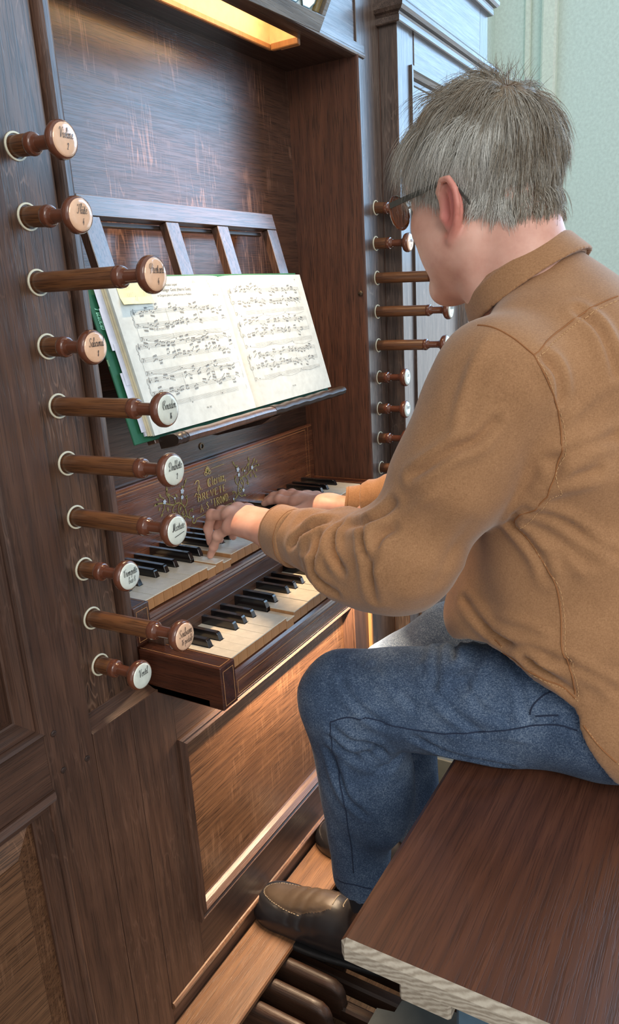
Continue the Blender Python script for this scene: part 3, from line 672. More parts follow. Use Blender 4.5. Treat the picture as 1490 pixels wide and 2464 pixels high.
# ------------------------------------------------------------------ music desk, book
TZ = math.atan2(.09, .337); sT, cT = math.sin(TZ), math.cos(TZ)
D0 = Vector((1.155, .026, -.205))             # desk frame of reference: u along x, v up the slope, n towards the organist
def dsk(u, v, n=0): return (D0.x+u, D0.y+sT*v-cT*n, D0.z+cT*v+sT*n)
desk = thing('music_desk', (1.16, .03, -.22), 'tilted oak music desk with an open slatted frame holding the score', 'music desk')
def dbox(name, mat, u0, u1, v0, v1, n0, n1, bev=.001, poly=None):
    b = MB(); b.box(u0, u1, v0, v1, n0, n1, bev); b.v = [dsk(*p) for p in b.v]
    b.f = b.f; return b.build(name, mat, desk)
VT = .352
dbox('top_rail', M_desk, -.276, .275, VT, VT+.033, -.012, .006)
for (u0, u1) in ((-.276, -.240), (-.083, -.049), (.066, .100), (.2405, .275)):
    dbox('slat', M_deskv, u0, u1, .02, VT-.0003, -.0115, .0055)
dbox('middle_rail', M_desk, -.239, .2400, .195, .225, -.0105, .0045)
dbox('bottom_rail', M_desk, -.276, .275, -.01, .0265, -.012, .006)
dbox('brace', M_darkb, -.24, .24, VT-.008, VT-.0005, -.020, -.0125)
def ledge_prof(b, u0, u1, m=0, g=0.0, n=8):
    pts = [(-.002, .006), (-.002, .034), (-.003, .040), (-.007, .046), (-.013, .048), (-.019, .044), (-.021, .036), (-.020, .006)]
    path = []
    for k in range(n+1):
        u = u0+(u1-u0)*k/n; w = g*math.sin(k*2.1)+g*.6*math.sin(k*5.3+1)
        path.append([dsk(u, v*(1+w*8)-.001+w*.3, nn*(1+w*2)) for v, nn in pts])
    b.sweep(None, path, m, closed=True)
part('ledge', M_deskv, lambda b: (ledge_prof(b, -.240, .020, g=.002)), parent=desk, smooth=True)
part('ledge', M_leath, lambda b: (ledge_prof(b, .020, .306, g=.004, n=18)), parent=desk, smooth=True, label='dark worn end of the ledge')
part('ledge', M_leath, lambda b: (ledge_prof(b, -.268, -.240, g=.004)), parent=desk, smooth=True, label='dark wrapped end of the ledge')
part('support_bracket', M_darkb, lambda b: b.extrude([(-.003, -.222), (.174, -.222), (.174, -.262), (.13, -.262), (.02, -.236)], 1.185, 1.225, fn=lambda x, y, z: (z, x, y)), parent=desk)

book = thing('music_book', (1.155, -.01, -.19), 'open oblong organ score in a green cloth cover on the music desk', 'book')
H0, W0 = .2485, .29
def pg(s, v, n): return dsk(s, v+.002, n)
def pcurve(a):       # height of the page surface above the desk plane, a = distance from the spine
    return .020 + .009*(1-math.exp(-a/.03))*math.exp(-a/.25) - .004*math.exp(-a/.008)
b = MB(); b.box(-.325, .296, -.006, .256, .0065, .0095, .001); b.v = [pg(*p) for p in b.v]; cov = b.build('cover', M_green, book)
b = MB(); 
for k in (2, 6, 7, 11):   # frayed edge of the cloth
    v = .01+.018*k; b.box(-.3262-rng.random()*.0012, -.3235, v, v+.006+rng.random()*.010, .0088, .0102, .0004)
b.v = [pg(*p) for p in b.v]; b.build('frayed_edge', plain('frayed_green', srgb(96, 132, 100), .9), cov)
def block(b, sgn, wd, top, n0, m=0, z0=.0, zh=.0, jit=0):
    N = 26; ss = [wd*(i/N)**1.4 for i in range(N+1)]; rows = []
    for v in (.0+z0, H0+zh): rows.append([pg(sgn*s, v, n0) for s in ss] + [pg(sgn*s, v, top(s)) for s in reversed(ss)])
    n = len(rows[0]); b.add(rows[0]+rows[1], [(k, (k+1) % n, n+(k+1) % n, n+k) for k in range(n)] + [tuple(range(n))[::-1], tuple(range(n, 2*n))], m)
for (wd, t0, t1, mt, zh, z0) in ((.300, .0098, .0125, M_paperb, -.006, .003), (.296, .0127, .0150, M_papery, -.003, .002), (.293, .0152, .0175, M_papery, .001, .001)):
    b = MB(); block(b, -1, wd, lambda s: t1, t0, z0=z0, zh=zh); b.build('page_block', mt, book)
b = MB(); block(b, -1, W0, pcurve, .0178); pl = b.build('left_page', M_paper, book, smooth=True)
b = MB(); block(b, 1, W0-.002, lambda s: .0150, .0098, zh=-.001); b.build('page_block', M_papery, book)
b = MB(); block(b, 1, W0, lambda s: pcurve(s)-.001, .0152); pr_ = b.build('right_page', M_paper, book, smooth=True)
b = MB()   # torn strips and slips standing out of the left edge
for (v0, v1, e) in ((.010, .055, .306), (.040, .105, .309), (.085, .150, .304), (.140, .205, .310), (.180, .238, .307)):
    b.box(-e-rng.random()*.003, -.28, v0, v1, .0126+.0006*rng.random(), .0133+.0008*rng.random(), .0002)
b.v = [pg(*p) for p in b.v]; b.build('paper_slip', M_paperb, book)
def cover_ink(b):
    # handwriting running down the visible strip of the cover
    GL['g'] = (.5, [[(.4,.85),(.28,1),(.08,.7),(.12,.2),(.38,.3),(.42,1),(.36,-.6),(.1,-.5)]])
    cursive(b, 'Pletsers', .205, 0, .012, lambda u, v: pg(-.3165+v*.9, .255-(u-.13)*.85, .0098), cond=.9, thick=.15)
b = MB(); cover_ink(b); b.build('handwriting', M_cyan, cov)
def music(b, sgn, u_l, u_r, seed, title=False):
    r = random.Random(seed)
    f0 = lambda u, v: pg(u, v, (pcurve(abs(u)) - (0 if sgn < 0 else .001)) + .00035)
    rect = lambda u0, u1, v0, v1: b.add([f0(u0, v0), f0(u1, v0), f0(u1, v1), f0(u0, v1)], [(0,1,2,3)])
    def hline(u0, u1, v, t=.00022, n=7):
        for k in range(n): 
            a, c = u0+(u1-u0)*k/n, u0+(u1-u0)*(k+1)/n; rect(a, c, v-t/2, v+t/2)
    def dot(u, v, rr=.00085): b.add([f0(u+rr*1.25*math.cos(a), v+rr*math.sin(a)) for a in np.linspace(.3, 6.58, 7)[:-1]], [tuple(range(6))])
    top = .196 if title else .222
    sysh = (top-.034)/3
    for s_ in range(3):
        vt = top - s_*sysh*1.0; ul = u_l + (.012 if (title and s_ == 0) else 0)
        sp = .00165; st = [vt, vt-.0215, vt-.0425]
        for j, v in enumerate(st):
            for q in range(5): hline(ul, u_r, v-q*sp)
            # clefs
            if j == 0:
                ribbon(b, smooth_line([(ul+.004, v-.006), (ul+.0028, v-.0045), (ul+.0045, v-.003), (ul+.0055, v-.005), (ul+.003, v-.0065), (ul+.0022, v-.003), (ul+.0045, v+.001), (ul+.0042, v+.0022), (ul+.0035, v+.0005), (ul+.0045, v-.0088)]), .00045, f0)
            else:
                ribbon(b, smooth_line([(ul+.002, v-.0006), (ul+.0035, v), (ul+.005, v-.0015), (ul+.0045, v-.004), (ul+.002, v-.0062)]), .0006, f0); dot(ul+.0062, v-.0008, .0004); dot(ul+.0062, v-.0025, .0004)
            dot(ul+.0085, v-.003-(0 if j == 0 else .0015), .0006); rect(ul+.0078, ul+.0080, v-.0035, v+.0008)
        nb_ = 3; bars = [ul+(u_r-ul)*k/nb_ for k in range(1, nb_+1)]
        rect(ul, ul+.0003, st[2]-4*sp, vt)
        ribbon(b, smooth_line([(ul-.001, vt), (ul-.0028, vt-.006), (ul-.0012, vt-.0125), (ul-.0032, vt-.0142), (ul-.0012, vt-.016), (ul-.0028, vt-.022), (ul-.001, vt-.028)]), .0006, f0)
        for u in bars:
            rect(u-.00015, u+.00015, st[1]-4*sp, vt); rect(u-.00015, u+.00015, st[2]-4*sp, st[2])
        # sixteenth-note runs in groups of four under double beams
        for j in (0, 1):
            v = st[j]; u = ul+.016; 
            while u < u_r-.013:
                if r.random() < .14: u += .011; continue
                n = r.choice((4, 4, 4, 3)); base = v - 2*sp + r.uniform(-2.5, 3)*sp; dr = r.uniform(-1.0, 1.0)*sp; upb = r.random() < .5
                vs = [base + dr*k + r.uniform(-.8, .8)*sp for k in range(n)]; us = [u+.0030*k for k in range(n)]
                lim = max(vs)+.0052 if upb else min(vs)-.0052; sl = dr*.45
                for k in range(n):
                    dot(us[k], vs[k]); uu = us[k]+(.0009 if upb else -.0009); e = lim+sl*k
                    rect(uu-.00009, uu+.00009, min(vs[k], e), max(vs[k], e))
                for off in (0, -.0015 if upb else .0015):
                    o0 = .0009 if upb else -.0009
                    b.add([f0(us[0]+o0, lim+off-.0004), f0(us[-1]+o0, lim+sl*(n-1)+off-.0004), f0(us[-1]+o0, lim+sl*(n-1)+off+.0004), f0(us[0]+o0, lim+off+.0004)], [(0,1,2,3)])
                u += .0030*n+r.uniform(.0006, .003)
        # long tied pedal notes
        for k in range(nb_):
            u0 = (ul+.014 if k == 0 else bars[k-1]+.004); u1 = bars[k]+.003 if k < nb_-1 else u_r
            vv = st[2]-r.choice((1, 2, 3, 5))*sp; dot(u0, vv, .0010)
            if s_ < 2 or sgn > 0: ribbon(b, smooth_line([(u0+.001, vv-.0018), ((u0+u1)/2, vv-.0058), (u1-.002, vv-.0018)], 8), .0003, f0)
        if r.random() < .8: 
            u0 = r.uniform(ul+.03, u_r-.06); ribbon(b, smooth_line([(u0, vt+.001), (u0+.015, vt+.0045), (u0+.03, vt+.001)], 8), .00028, f0)
    um = (u_l+u_r)/2
    text_mesh(b, 'VN. 302' , .0042, lambda x, y: f0(um+x, .021+y))
    if title:
        text_mesh(b, 'Fantasia super', .0062, lambda x, y: f0(um-.004+x, .2325+y)); text_mesh(b, 'Komm, Heiliger Geist (Herre Gott)', .0074, lambda x, y: f0(um-.004+x, .2235+y), sx=.92)
        text_mesh(b, 'in Organo pleno Cantus firmus in Pedale', .0052, lambda x, y: f0(um+x, .2155+y)); text_mesh(b, 'BWV 651', .0048, lambda x, y: f0(u_r-.012+x, .212+y))
    else: text_mesh(b, '9', .005, lambda x, y: f0(u_r-.004+x, .236+y))
b = MB(); music(b, -1, -.268, -.018, 3, True); b.build('printed_music', M_inkg, pl)
b = MB(); music(b, 1, .016, .266, 5); b.build('printed_music', M_inkg, pr_)
b = MB(); fp = lambda u, v: pg(u, v, pcurve(abs(u))+.0004)
cursive(b, 'de dell  un pour ti burn'.replace('  ', ' '), -.20, .1615, .0034, fp, cond=1.0, thick=.1)
for k in range(5): cursive(b, ('al te', 'tra 4', 'lie 8', 'mo 2', 'per')[k], -.045+.002*k, .238-.0055*k, .0026, fp, thick=.1)
cursive(b, 'al tu', -.085, .236, .003, fp, thick=.1)
b.build('pencil_notes', M_pencil, pl)
nt = thing('sticky_note', dsk(-.235, .222, .03), 'pale yellow sticky note at the top left of the open score', 'note')
nv = lambda u, v, k=.0007: pg(u, v, pcurve(abs(u))+k)
b = MB(); cells = [(u, v) for u in np.linspace(-.272, -.200, 5) for v in np.linspace(.205, .240, 4)]
vs = [nv(u, v, .0006+.003*max(0, (.222-v)/.02)**2*(1+(u < -.25))) for u, v in cells]; n = 4
b.add(vs, [(i*n+j, (i+1)*n+j, (i+1)*n+j+1, i*n+j+1) for i in range(4) for j in range(3)]); b.build('note_paper', M_note, nt)
b = MB(); 
for (s_, u, v) in (('I 8 16', -.252, .229), ('P tu', -.216, .229), ('4 8 8 2', -.250, .217), ('T 8', -.216, .218), ('I 8', -.238, .210)): cursive(b, s_.replace('I', 'l'), u, v, .0040, lambda a, c: nv(a, c, .0026), thick=.1)
b.build('pencil_notes', M_pencil, nt)

# ------------------------------------------------------------------ niche lamp, lamp under the keydesk, mirror
lamp = thing('trough_lamp', (1.19, .07, .50), 'warm trough lamp let into the ceiling of the keyboard niche', 'lamp')
M_refl = plain('cream_reflector', srgb(240, 214, 168), 0.6)
M_tube = plain('lamp_tube', srgb(255, 230, 190), 0.4, emit=(1.0, .80, .55, 1), es=12)
def refl(b):
    b.add([(.9415, .1035, .484), (1.4385, .1035, .484), (1.4385, .100, .520), (.9415, .100, .520)], [(0,1,2,3)]); b.add([(.9415, .100, .520), (1.4385, .100, .520), (1.4385, .040, .528), (.9415, .040, .528)], [(0,1,2,3)])
    b.add([(.9415, .040, .528), (1.4385, .040, .528), (1.4385, .0375, .484), (.9415, .0375, .484)], [(0,1,2,3)])
    b.add([(1.4385, .1035, .484), (1.4385, .0375, .484), (1.4385, .040, .528), (1.4385, .100, .520)], [(0,1,2,3)]); b.add([(.9415, .1035, .484), (.9415, .100, .520), (.9415, .040, .528), (.9415, .0375, .484)], [(0,1,2,3)])
part('reflector', M_refl, refl, parent=lamp)
part('lamp_tube', M_tube, lambda b: b.tube([(1.0, .050, .508), (1.40, .050, .508)], .006, 12), parent=lamp, smooth=True)
box('lamp_frame', M_keyf, .93, 1.445, .101, .109, .476, .486, parent=lamp); box('lamp_frame', M_keyf, 1.436, 1.446, .036, .1005, .474, .486, parent=lamp)
box('cable_clip', M_keyf, 1.449, 1.453, .040, .085, .4745, .4825, parent=lamp)
la = area('niche_lamp_light', (1.20, .050, .4995), (1.20, .044, -.5), .40, .010, 2.8, (1.0, .68, .40), spread=math.radians(75))
pl_ = thing('keydesk_lamp', (1.19, -.08, -.60), 'small shaded lamp fixed under the lower keyboard lighting the pedals', 'lamp')
box('lamp_housing', M_black, .96, 1.44, -.095, -.055, -.602, -.5765, parent=pl_, bev=.004)
part('lamp_tube', M_tube, lambda b: b.tube([(.98, -.075, -.606), (1.42, -.075, -.606)], .004, 10), parent=pl_, smooth=True)
la = area('keydesk_lamp_light', (1.19, -.078, -.612), (1.19, -.055, -1.2), .44, .008, 9.0, (1.0, .74, .48))

mir = thing('framed_mirror', (1.2, -.06, .6), 'wood-framed organist\'s mirror showing leaded glass, hung above the keyboard niche', 'mirror')  # the leaded glass is a window reflection modelled as panes and cames
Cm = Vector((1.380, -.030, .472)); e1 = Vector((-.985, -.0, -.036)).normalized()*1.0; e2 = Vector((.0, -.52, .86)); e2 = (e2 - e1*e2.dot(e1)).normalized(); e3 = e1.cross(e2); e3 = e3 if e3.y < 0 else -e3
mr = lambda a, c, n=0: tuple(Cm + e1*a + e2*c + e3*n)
M_mf = oak('mirror_frame_wood', srgb(74, 68, 62), srgb(112, 104, 94), srgb(146, 136, 122), 'x', .5, .1, seed=22, pores=.3)
M_mg = oak('mirror_rebate_wood', srgb(96, 80, 48), srgb(150, 130, 84), srgb(190, 172, 120), 'z', .5, .1, seed=23, pores=.3)
def mbox(name, mat, a0, a1, c0, c1, n0, n1, bev=.001):
    b = MB(); b.box(a0, a1, c0, c1, n0, n1, bev); b.v = [mr(*p) for p in b.v]; b.f = [f[::-1] for f in b.f]; return b.build(name, mat, mir)
mbox('frame_side', M_mf, 0, .36, 0, .026, 0, .016); mbox('frame_side', M_mf, 0, .014, .0265, .30, 0, .016); mbox('frame_side', M_mf, .346, .36, .0265, .30, 0, .016); mbox('frame_side', M_mf, 0.0145, .345, .275, .30, 0, .016)
mbox('rebate', M_mg, .0145, .030, .0265, .27, .0, .009)
M_gl1 = plain('reflected_sky_blue', srgb(206, 238, 250), .05, Coat_Weight=1.0, Coat_IOR=1.9); M_gl2 = plain('reflected_cream', srgb(255, 248, 224), .05, Coat_Weight=1.0, Coat_IOR=1.9); M_refl_came = plain('reflected_came', srgb(96, 122, 128), .5, .3)  # pale panes and cames build the mirror's window reflection into colour and shape
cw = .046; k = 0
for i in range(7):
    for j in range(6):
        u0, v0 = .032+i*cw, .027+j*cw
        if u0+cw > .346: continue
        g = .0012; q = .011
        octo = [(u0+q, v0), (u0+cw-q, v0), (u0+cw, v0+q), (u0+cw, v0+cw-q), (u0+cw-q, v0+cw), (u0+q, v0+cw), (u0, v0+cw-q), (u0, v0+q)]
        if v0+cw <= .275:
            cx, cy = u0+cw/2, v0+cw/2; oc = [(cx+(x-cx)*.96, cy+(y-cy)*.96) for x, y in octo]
            b = MB(); b.extrude(oc, .0035, .0055); b.v = [mr(*p) for p in b.v]; b.build('reflected_pane', M_gl2 if (i+2*j) % 5 == 0 else M_gl1, mir)
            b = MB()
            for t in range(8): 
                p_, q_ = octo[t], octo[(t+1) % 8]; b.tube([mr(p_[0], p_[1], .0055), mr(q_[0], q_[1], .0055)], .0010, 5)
            b.build('reflected_came', M_refl_came, mir)
mbox('mirror_backing', plain('mirror_backing_glass', srgb(206, 226, 226), .1), .014, .350, .026, .28, .001, .003, 0)

# ------------------------------------------------------------------ bench
bench = thing('organ_bench', (1.18, -.62, -1.3), 'long dark polished organ bench with a pale end grain, carrying the organist', 'bench')
b = MB(); b.box(.5655, 1.80, -.90, -.452, -.722, -.690, .007)
fm = [1 if all(b.v[i][0] < .5655+.0075 for i in f) else 0 for f in b.f]
b.m = fm; b.build('seat_board', [M_bench, M_endg], bench)
box('support_block', M_endg, .598, .70, -.5705, -.509, -.780, -.7225, parent=bench, bev=.003)
box('bench_leg', M_blueg, .610, .66, -.90, -.572, -1.42, -.7225, parent=bench, bev=.004); box('bench_leg', M_blueg, 1.62, 1.655, -.86, -.56, -1.42, -.7225, parent=bench, bev=.004)
box('stretcher', M_blueg, .661, 1.619, -.88, -.85, -1.30, -1.22, parent=bench, bev=.004)

# ------------------------------------------------------------------ pedal board
ped = thing('pedal_board', (1.15, -.35, -1.42), 'wooden organ pedal board with rounded sharps under the bench', 'pedal board')
box('toe_board', M_plank, .60, 1.735, -.130, P+.0015, -1.2135, -1.200, parent=ped, bev=.003)
PX = .8095; PP = .0515
def pedal_sharp(x):
    b = MB(); w0 = .0125; zt, zb = -1.2145, -1.280; prof = []
    for (y, z, wf) in ((-.03, zt, 1), (-.213, zt, 1), (-.230, zt-.0015, .98), (-.242, zt-.008, .90), (-.2485, zt-.02, .78), (-.251, zt-.04, .72), (-.251, zb, .72)):
        prof.append([(x-w0*wf, y, zb)]+[(x-w0*wf*math.cos(a), y, z-w0*wf*(1-math.sin(a))) for a in np.linspace(0, math.pi, 11)]+[(x+w0*wf, y, zb)])
    b.sweep(None, prof, closed=True); b.build('pedal_sharp', M_pedal, ped, smooth=True)
def pedal_nat(x, dz=0):
    b = MB(); w0 = .0115; zt = -1.262+dz; path = []
    for y in (-.06, -.30, -.52, -.70, -.72):
        z = zt - (0 if y > -.71 else .01)
        path.append([(x-w0, y, z-.03), (x-w0, y, z-.004), (x-w0*.6, y, z), (x+w0*.6, y, z), (x+w0, y, z-.004), (x+w0, y, z-.03)])
    b.sweep(None, path, closed=True); b.build('pedal_natural', M_pedal, ped, smooth=True)
pat = [0,1,2,3,4,5,6]; n_ = 0
for k in range(16):
    xs = .708+PP*k; pedal_nat(xs+.0, 0)
    if k % 7 in (0, 1, 3, 4, 5) or k == 2: pass
for k, on_ in enumerate((0, 1, 1, 1, 0, 1, 1, 0, 1, 1, 1, 0, 1, 1, 0)):
    if on_: pedal_sharp(PX-2*PP+PP*k + PP)
part('heel_board', M_grey, lambda b: b.extrude([(.60, -.3695), (.783, -.3668), (.8145, -.3680), (.8208, -.3958), (.8448, -.3985), (.8645, -.4780), (.8645, -.57), (.60, -.57)], -1.125, -1.10), parent=ped, label='grey painted board with a stepped end')
box('pedal_frame', M_grey, .60, .66, -.74, -.131, -1.42, -1.235, parent=ped, bev=.003); box('pedal_frame', M_grey, 1.66, 1.72, -.74, -.131, -1.42, -1.235, parent=ped, bev=.003)
box('back_beam', M_black, .66, 1.66, -.76, -.725, -1.42, -1.25, parent=ped, bev=.003)

# ------------------------------------------------------------------ organist: implicit surfaces meshed with surface nets
f32 = np.float32
class G:
    def __init__(s, lo, hi, h):
        s.lo = np.array(lo, f32); s.h = h; n = [int((hi[i]-lo[i])/h)+1 for i in range(3)]
        s.x, s.y, s.z = [(lo[i]+h*np.arange(n[i], dtype=f32)).reshape([-1 if j == i else 1 for j in range(3)]) for i in range(3)]
def sphere(g, c, r): return np.sqrt((g.x-c[0])**2+(g.y-c[1])**2+(g.z-c[2])**2)-r
def ell(g, c, r, A=None):
    dx, dy, dz = g.x-c[0], g.y-c[1], g.z-c[2]
    if A is not None: dx, dy, dz = [A[i][0]*dx+A[i][1]*dy+A[i][2]*dz for i in range(3)]
    a, b_, c_ = dx/r[0], dy/r[1], dz/r[2]; k0 = np.sqrt(a*a+b_*b_+c_*c_)+1e-6
    k1 = np.sqrt((a/r[0])**2+(b_/r[1])**2+(c_/r[2])**2)+1e-6
    return k0*(k0-1)/k1
def cone(g, a, b_, r1, r2, ret=False):
    a = np.array(a, f32); b_ = np.array(b_, f32); ba = b_-a; L2 = float(ba@ba)
    px, py, pz = g.x-a[0], g.y-a[1], g.z-a[2]
    t = np.clip((px*ba[0]+py*ba[1]+pz*ba[2])/L2, 0, 1)
    d = np.sqrt((px-ba[0]*t)**2+(py-ba[1]*t)**2+(pz-ba[2]*t)**2)-(r1+(r2-r1)*t)
    return (d, t) if ret else d
def chain(g, pts, rs, k=.0):
    d = None
    for i in range(len(pts)-1):
        e = cone(g, pts[i], pts[i+1], rs[i], rs[i+1]); d = e if d is None else (smin(d, e, k) if k else np.minimum(d, e))
    return d
def smin(a, b_, k):
    h = np.maximum(k-np.abs(a-b_), 0)/k; return np.minimum(a, b_)-h*h*k*.25
def smax(a, b_, k): return -smin(-a, -b_, k)
def nets(F, g):
    F = np.ascontiguousarray(F, dtype=f32); s = F < 0; nx, ny, nz = F.shape
    c = s[:-1,:-1,:-1].astype(np.int8)
    tot = sum(s[i:nx-1+i, j:ny-1+j, k:nz-1+k].astype(np.int8) for i in (0,1) for j in (0,1) for k in (0,1))
    act = np.argwhere((tot > 0) & (tot < 8)); I, J, K = act.T
    cor = {}
    for i in (0,1):
        for j in (0,1):
            for k in (0,1): cor[(i,j,k)] = F[I+i, J+j, K+k]
    acc = np.zeros((len(act), 3), f32); cnt = np.zeros(len(act), f32)
    for p in cor:
        for a in range(3):
            if p[a] == 0:
                q = list(p); q[a] = 1; q = tuple(q); v0, v1 = cor[p], cor[q]; m = (v0 < 0) != (v1 < 0)
                t = np.where(m, v0/np.where(m, v0-v1, 1), 0)
                P_ = np.tile(np.array(p, f32), (len(act), 1)); P_[:, a] += t
                acc += P_*m[:, None]; cnt += m
    V = g.lo+(act+acc/cnt[:, None])*g.h
    idx = -np.ones((nx-1, ny-1, nz-1), np.int32); idx[I, J, K] = np.arange(len(act))
    Q = []
    for a in range(3):
        b1, c1 = (a+1) % 3, (a+2) % 3
        sl0 = [slice(1, -1)]*3; sl0[a] = slice(0, -1); sl1 = [slice(1, -1)]*3; sl1[a] = slice(1, None)
        A0 = s[tuple(sl0)]; A1 = s[tuple(sl1)]; e = np.argwhere(A0 != A1); 
        if not len(e): continue
        base = e.copy(); base[:, b1] += 1; base[:, c1] += 1; sgn = A0[tuple(e.T)]
        def cell(db, dc):
            q = base.copy(); q[:, b1] -= db; q[:, c1] -= dc; return idx[tuple(q.T)]
        q = np.stack([cell(1,1), cell(0,1), cell(0,0), cell(1,0)], 1)
        q[~sgn] = q[~sgn][:, ::-1]; Q.append(q)
    return V, np.concatenate(Q)
def wob(g, f, s=0.):     # smooth pseudo-noise
    return (np.sin(g.x*f+1.3+s)*np.sin(g.y*f*1.17+2.1*s+.4)*np.sin(g.z*f*.93+.7-s)+.5*np.sin(g.x*f*2.1+g.y*f*1.3+s)*np.sin(g.z*f*1.9-g.y*f*.7+s*2))


